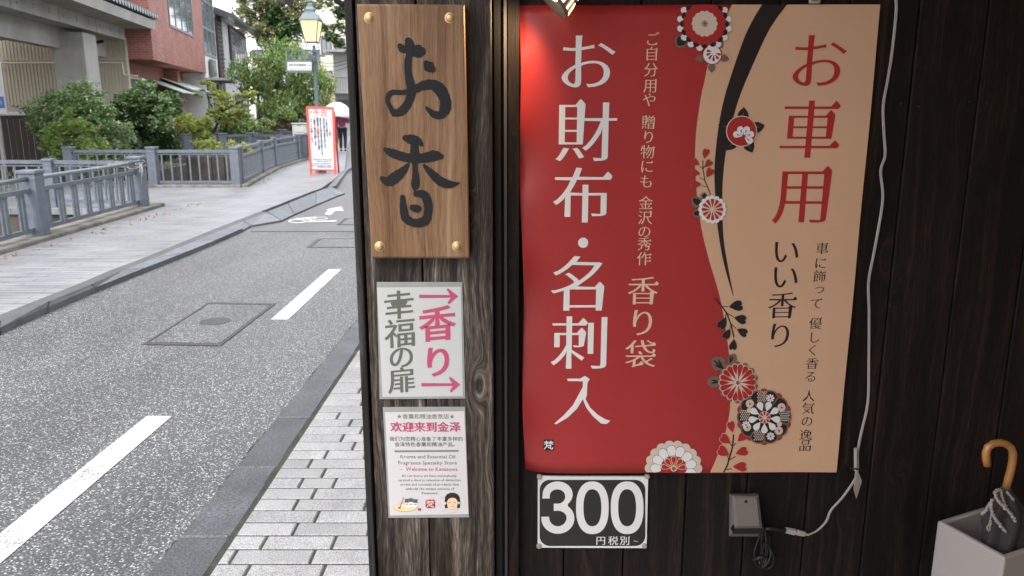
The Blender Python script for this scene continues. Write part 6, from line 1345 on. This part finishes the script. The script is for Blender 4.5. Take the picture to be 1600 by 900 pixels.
for k, (y0, y1, zt) in enumerate(((3.2, 6.4, 2.75), (5.2, 9.2, 2.9))):
    part(bb, 'awning', MB().add([(-.95, y0, zt), (-.95, y1, zt), (.15, y1, zt - .42), (.15, y0, zt - .42), (-.95, y0, zt - .03), (-.95, y1, zt - .03), (.15, y1, zt - .46), (.15, y0, zt - .46)], [(0, 3, 2, 1), (4, 5, 6, 7), (3, 7, 6, 2), (0, 4, 7, 3), (1, 2, 6, 5)]), 'awning', local=True)
part(bb, 'wall_lamp', MB().lathe([(.001, .14), (.06, .10), (.10, 0), (.001, 0)], (.02, 1.6, 6.2 - .2), 10), 'black_metal', local=True)
b2 = thing('cafe_building', (b0.x, b0.y, 0), 'white fronted cafe building with large upper windows beyond the brick one', 'building', rz=HD)
Lp(b2, 'wall', (-3, 11.3, 4.2), (5.9, 3.5, 8.4), 'white_wall'); window(b2, 9.62, 12.7, 4.05, 7.6, -.04, 3, 3, fw=.10)
Lp(b2, 'canopy', (.25, 11.6, 3.02), (1.1, 4.2, .10), 'grey_wall'); Lp(b2, 'lower_front', (-.08, 11.3, 1.4), (.1, 3.4, 2.8), 'dark_glass')
for y in (10.1, 11.2, 12.3, 13.0): Lp(b2, 'pillar', (.02, y, 1.45), (.14, .2, 2.9), 'white_frame')
sg = thing('cafe_sign', (b0.x, b0.y, 3.6), 'square grey sign with white letters on the cafe front', 'sign', rz=HD)
part(sg, 'panel', MB().box((.06, 11.05, -.05), (.10, 1.25, .72)), 'greyink', local=True)
sg_l = MB(); 
for ch, yy_, e in (('C', 10.75, .55), ('a', 11.02, .5), ('f', 11.22, .5), ('e', 11.4, .5)):
    vs, fs_ = fill(glyph(ch, seg=2, ax=.01, ay=.01)); sg_l.add([(.125, yy_ + (a) * e, -.22 + b * e) for a, b in vs], fs_)
part(sg, 'lettering', sg_l, 'paper2', local=True)
b3 = thing('timber_house', (b0.x, b0.y, 0), 'narrow dark timber house squeezed between the cafe and the next front', 'building', rz=HD)
Lp(b3, 'wall', (-3, 13.9, 3.0), (6, 1.6, 6.0), 'picket')
for k in range(16): Lp(b3, 'board', (.02, 13.9, 3.2 + .2 * k), (.05, 1.6, .16), 'picket')
part(b3, 'roof', MB().add([(.6, 13.0, 5.9), (.6, 14.9, 5.9), (-3, 14.9, 7.4), (-3, 13.0, 7.4), (.6, 13.0, 6.05), (.6, 14.9, 6.05), (-3, 14.9, 7.55), (-3, 13.0, 7.55)], [(0, 3, 2, 1), (4, 5, 6, 7), (0, 1, 5, 4), (1, 2, 6, 5), (2, 3, 7, 6), (3, 0, 4, 7)]), 'tile', local=True)
b4 = thing('townhouse', (b0.x, b0.y, 0), 'grey townhouse with dark framed upper windows behind the drooping tree', 'building', rz=HD)
Lp(b4, 'wall', (-3, 19.4, 3.1), (5.9, 9.2, 6.2), 'grey_wall'); Lp(b4, 'upper_band', (-.02, 20.5, 5.0), (.12, 6.6, 2.1), 'picket'); window(b4, 17.4, 23.6, 4.2, 5.9, .05, 6, 2, fw=.10, gm_='glass')
window(b4, 15.2, 17.0, .3, 2.4, 0, 2, 1); window(b4, 18, 23, .3, 2.6, 0, 4, 1)
part(b4, 'roof', MB().add([(.7, 14.6, 6.15), (.7, 24.2, 6.15), (-3.2, 24.2, 7.6), (-3.2, 14.6, 7.6), (.7, 14.6, 6.3), (.7, 24.2, 6.3), (-3.2, 24.2, 7.75), (-3.2, 14.6, 7.75)], [(0, 3, 2, 1), (4, 5, 6, 7), (0, 1, 5, 4), (1, 2, 6, 5), (2, 3, 7, 6), (3, 0, 4, 7)]), 'tile', local=True)
b5 = thing('white_block', (b0.x, b0.y, 0), 'plain white block rising behind the timber house roof', 'building', rz=HD)
Lp(b5, 'wall', (-6, 17, 5.5), (5, 8, 11), 'white_wall'); window(b5, 14.5, 19, 7.2, 9.0, -3.5, 4, 1, 'white_frame')
# concrete building with the tiled eave
A0 = A(196, 63, 26); HC = R(9.2)
cb_ = thing('concrete_building', (A0.x, A0.y, 0), 'bare concrete building with a heavy beam and a dark tiled eave', 'building', rz=HC)
zb = A0.z; Z = lambda px, py, Y: A(px, py, Y).z
z_b0, z_b1, z_e0, z_e1 = zb, Z(196, 44, 26), Z(196, 44, 26) + .0, Z(222, 33, 26)
Lp(cb_, 'beam', (-.3, -7.2, (z_b0 + z_b1) / 2), (.6, 14.4, z_b1 - z_b0), 'concrete')
Lp(cb_, 'eave_slab', (.05, -7.1, z_b1 + .10), (1.5, 14.9, .20), 'concrete')
part(cb_, 'eave_fascia', MB().add([(.80, .4, z_b1 + .02), (.80, -14.5, z_b1 + .02), (.86, -14.5, z_b1 + .26), (.86, .4, z_b1 + .26), (.3, .4, z_b1 + .03), (.3, -14.5, z_b1 + .03)], [(0, 1, 2, 3), (0, 4, 5, 1)]), 'concrete', local=True)
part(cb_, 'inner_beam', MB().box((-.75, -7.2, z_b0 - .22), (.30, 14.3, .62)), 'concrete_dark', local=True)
Lp(cb_, 'pillar', (-.42, -3.2, z_b0 / 2 - .05), (.80, 1.05, z_b0 - .1), 'concrete')
Lp(cb_, 'pillar', (-.42, -11.0, z_b0 / 2 - .05), (.80, 1.05, z_b0 - .1), 'concrete')
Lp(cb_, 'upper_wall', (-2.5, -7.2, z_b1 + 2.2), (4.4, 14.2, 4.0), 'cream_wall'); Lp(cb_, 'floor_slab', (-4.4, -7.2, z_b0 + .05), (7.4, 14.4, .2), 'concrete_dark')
Lp(cb_, 'lattice', (-.25, -1.1, z_b1 + .75), (.1, 1.3, .5), 'picket')
# roof tiles of the eave: each round cover tile with its end cap
tme = MB(); tme.tube([(.0, 0, .0), (-.85, 0, .30)], .085, 8); tme.lathe([(.001, .02), (.095, .02), (.10, 0), (.09, -.02)], (.0, 0, 0), 12, Matrix.Rotation(R(90), 3, 'Y')); tm = mesh_of('roof_tile', tme, 'tile')
tmp = mesh_of('pan_tile', MB().box((-.40, .13, .09), (.86, .17, .03), tilt=Matrix.Rotation(R(19.4), 3, 'Y')), 'tile')
for k in range(52):
    for me, nm in ((tm, 'roof_tile'), (tmp, 'pan_tile')):
        o = bpy.data.objects.new(nm, me); C.objects.link(o); o.parent = cb_; o.location = (.92, .35 - .27 * k, z_b1 + .40); ORG[o] = ORG[cb_]
hm = mesh_of('tie_hole', MB().lathe([(.001, .004), (.022, .004), (.026, 0)], (0, 0, 0), 8, Matrix.Rotation(R(90), 3, 'Y')), 'iron')
for k in range(15):
    for zz_ in (z_b0 + .16, z_b1 - .14):
        o = bpy.data.objects.new('tie_hole', hm); C.objects.link(o); o.parent = cb_; o.location = (.003, -.5 - .9 * k, zz_); ORG[o] = ORG[cb_]
for k in range(5): Lp(cb_, 'panel_joint', (.001, -2.6 - 2.7 * k, (z_b0 + z_b1) / 2), (.006, .018, z_b1 - z_b0 - .02), 'iron')
Lp(cb_, 'tile_bed', (.42, -6.9, z_b1 + .36), (.9, 14.8, .10), 'tile')
# ribbed siding wall facing the camera, each rib a part, with pipes
sw_ = thing('ribbed_wall', (-16, 26.2, 0), 'beige ribbed metal wall under the concrete beam', 'wall')
x_r = A(203, 150, 26.2).x; x_l = x_r - 9.5; zt = 3.9
part(sw_, 'wall', MB().box(((x_r + x_l) / 2, 26.3, zt / 2), (x_r - x_l, .12, zt)), 'corrug')
rme = mesh_of('rib', MB().add([(-.036, 0, 0), (.036, 0, 0), (.048, .018, 0), (-.048, .018, 0), (-.036, 0, zt), (.036, 0, zt), (.048, .018, zt), (-.048, .018, zt)], [(0, 1, 5, 4), (1, 2, 6, 5), (3, 0, 4, 7), (4, 5, 6, 7)]), 'corrug')
k = 0
while x_l + .06 + k * .112 < x_r: inst(sw_, 'rib', rme, (x_l + .06 + k * .112, 26.222, 0)); k += 1
part(sw_, 'plinth', MB().box((x_l + 4.0, 26.02, .85), (7.9, .12, 1.7)), 'grey_wall')
zz = A(100, 98, 26).z; z2_ = A(200, 101, 26).z
part(sw_, 'pipe', MB().tube([(x_l, 26.1, zz), (A(191, 100, 26.1).x, 26.1, zz), (A(194, 118, 26.1).x, 26.1, A(194, 117, 26.1).z), (A(215, 119, 26.1).x, 26.1, A(215, 119, 26.1).z)], .03, 8), 'cream_wall'); part(sw_, 'band', MB().box(((x_l + x_r) / 2, 26.17, A(100, 92, 26).z), (x_r - x_l, .03, .05)), 'corrug')
dpq = [A(163, 64, 24.6), A(148, 67, 24.6), A(147.5, 72, 24.6), A(157, 165, 24.6)]
dpq.append(Vector((dpq[-1].x, 24.6, 0))); dpq[3].x = dpq[2].x; dpq[4].x = dpq[2].x
part(sw_, 'downpipe', MB().tube(dpq, .045, 8), 'black_plastic')
# dark picket fence and the white street sign at the far left
pf = thing('picket_fence', (-12.6, 20.6, 0), 'dark brown upright board fence at the far left', 'fence')
pk0, pk1 = A(-30, 200, 20.6), A(72, 200, 20.6); ztp = A(30, 183, 20.6).z; k = 0; x = pk0.x
pme = mesh_of('board', MB().box((0, 0, ztp / 2), (.13, .03, ztp)), 'picket')
while x < pk1.x: inst(pf, 'board', pme, (x, 20.6 + .004 * (k % 2), 0)); x += .155; k += 1
part(pf, 'top_rail', MB().box(((pk0.x + pk1.x) / 2, 20.66, ztp + .0), (pk1.x - pk0.x, .08, .08)), 'picket'); part(pf, 'capping', MB().box((A(22, 182, 20.5).x, 20.62, ztp + .10), (.5, .1, .07)), 'white_wall')
lb = A(3, 140, 18.6)
wsn = thing('street_banner', (lb.x - .15, 18.6, 0), 'narrow white upright sign with a blue panel at the left edge', 'sign')
zb0, zb1 = A(5, 178, 18.6).z, 3.1
part(wsn, 'panel', MB().box((lb.x - .22, 18.6, (zb0 + zb1) / 2), (.52, .05, zb1 - zb0)), 'paper2'); part(wsn, 'post', MB().box((lb.x - .22, 18.66, 1.5), (.07, .06, 3.0)), 'grey_wall')
zc = A(4, 160, 18.6).z; part(wsn, 'blue_panel', MB().box((lb.x - .22, 18.572, zc), (.50, .01, .26)), 'blue'); mb = MB()
for i, ch in enumerate('会館'): 
    vs, fs_ = fill(glyph(ch, seg=1)); mb.add([(lb.x - .24 + .12 * i + a * .11, 18.562, zc - .04 + b * .11) for a, b in vs], fs_)
part(wsn, 'lettering', mb, 'paper2')
# far blocks
def block(label, px0, px1, pyt, Y, depth, m, wins, pitch=3.0, name='apartment_building', win_w=1.4, gmm='glass', rz=0):
    a, b = A(px0, pyt, Y), A(px1, pyt, Y); t = thing(name, ((a.x + b.x) / 2, Y, 0), label, 'building'); z = a.z
    part(t, 'wall', MB().box(((a.x + b.x) / 2, Y + depth / 2, z / 2), (b.x - a.x, depth, z)), m); part(t, 'parapet', MB().box(((a.x + b.x) / 2, Y + depth / 2, z + .1), (b.x - a.x + .2, depth + .2, .2)), m)
    nz = max(1, int(z // pitch)); W_ = b.x - a.x
    for r_ in range(nz):
        for k in range(wins):
            cx_ = a.x + W_ * (k + .5) / wins; z0 = r_ * pitch + 1.0; f = MB(); ww = min(win_w, W_ / wins * .7)
            for s_ in (-1, 1): f.box((cx_ + s_ * ww / 2, Y - .02, z0 + .65), (.10, .12, 1.4))
            f.box((cx_, Y - .02, z0), (ww, .12, .1)); f.box((cx_, Y - .02, z0 + 1.35), (ww, .12, .1)); f.box((cx_, Y - .02, z0 + .68), (.08, .1, 1.3))
            w_ = part(t, 'window', f, 'frame'); part(w_, 'pane', MB().box((cx_, Y - .005, z0 + .68), (ww - .1, .04, 1.28)), gmm)
    return t
block('cream apartment block with square windows at the top right of the street', 496, 560, 4, 78, 10, 'cream_wall', 3)
block('long white apartment block behind the trees', 388, 560, 36, 92, 10, 'white_wall', 7)
block('pale grey building with balconies on the right side of the street', 520, 600, 84, 56, 14, 'grey_wall', 3)
block('tan low shop building below the grey balconies', 499, 524, 124, 66, 8, 'tan_wall', 2, gmm='dark_glass')
block('white narrow house between the trunks beyond the notice board', 466, 500, 118, 84, 8, 'white_wall', 2)
bal = thing('balcony_row', (A(530, 120, 55.5).x, 55.4, 0), 'dark railed balconies stacked on the pale grey building', 'balcony')
for z_ in (2.9, 5.6): 
    part(bal, 'balcony_slab', MB().box((A(545, 120, 55.5).x, 55.4, z_), (2.8, 1.1, .14)), 'grey_wall'); rr2 = MB().beam((A(520, 120, 55).x, 54.9, z_ + .95), (A(570, 120, 55).x, 54.9, z_ + .95), .05, .05)
    for k in range(14): x = A(520, 120, 55).x + k * .17; rr2.beam((x, 54.9, z_), (x, 54.9, z_ + .95), .025, .025)
    part(bal, 'balcony_rail', rr2, 'frame')
wr = MB()
for k, (y0, y1) in enumerate(((96, 84), (101, 90), (108, 96), (150, 158), (146, 150))): 
    a, b = A(495, y0, 45), A(560, y1, 38); mid = a.lerp(b, .5) - Vector((0, 0, .25)); wr.tube([a, a.lerp(mid, .5) - Vector((0, 0, .06)), mid, mid.lerp(b, .5) - Vector((0, 0, .06)), b], .014, 4)
solo('overhead_wires', wr, 'black_plastic', A(520, 100, 42), 'thin dark overhead wires across the far street', 'wires')
# hidden back rows that close the street's end and stand across the bank
block('wide grey building closing the view at the far left', -60, 200, -200, 60, 10, 'grey_wall', 6)
for yb, ye, hb, mm_, lab in ((6.7, 13.5, 5.6, 'tan_wall', 'tan row house beyond the sheltered shop on the near side'), (13.6, 21.5, 6.6, 'grey_wall', 'grey row house farther along the near side of the street'), (25.5, 36, 6.0, 'white_wall', 'white row house at the far end of the near side')):
    rh = thing('row_house', (1.5, yb, 0), lab, 'building'); x0 = -.05 if yb < 20 else -1.0
    part(rh, 'wall', MB().box((x0 + 2.5, (yb + ye) / 2, hb / 2), (5, ye - yb, hb)), mm_)
    part(rh, 'roof', MB().box((x0 + 2.4, (yb + ye) / 2, hb + .1), (5.6, ye - yb + .02, .2)), 'tile')
    for zz_ in (.4, 3.3):
        for k in range(3):
            yc = yb + (ye - yb) * (k + .5) / 3; f = MB()
            for sg_ in (-1, 1): f.box((x0 - .02, yc + sg_ * .75, zz_ + .9), (.08, .08, 1.8)); f.box((x0 - .02, yc, zz_ + .9 + sg_ * .86), (.08, 1.42, .08))
            w_ = part(rh, 'window', f, 'frame'); part(w_, 'pane', MB().box((x0 - .005, yc, zz_ + .9), (.03, 1.42, 1.64)), 'glass')
bpy.data.objects.remove(_fo); bpy.data.curves.remove(_fc)
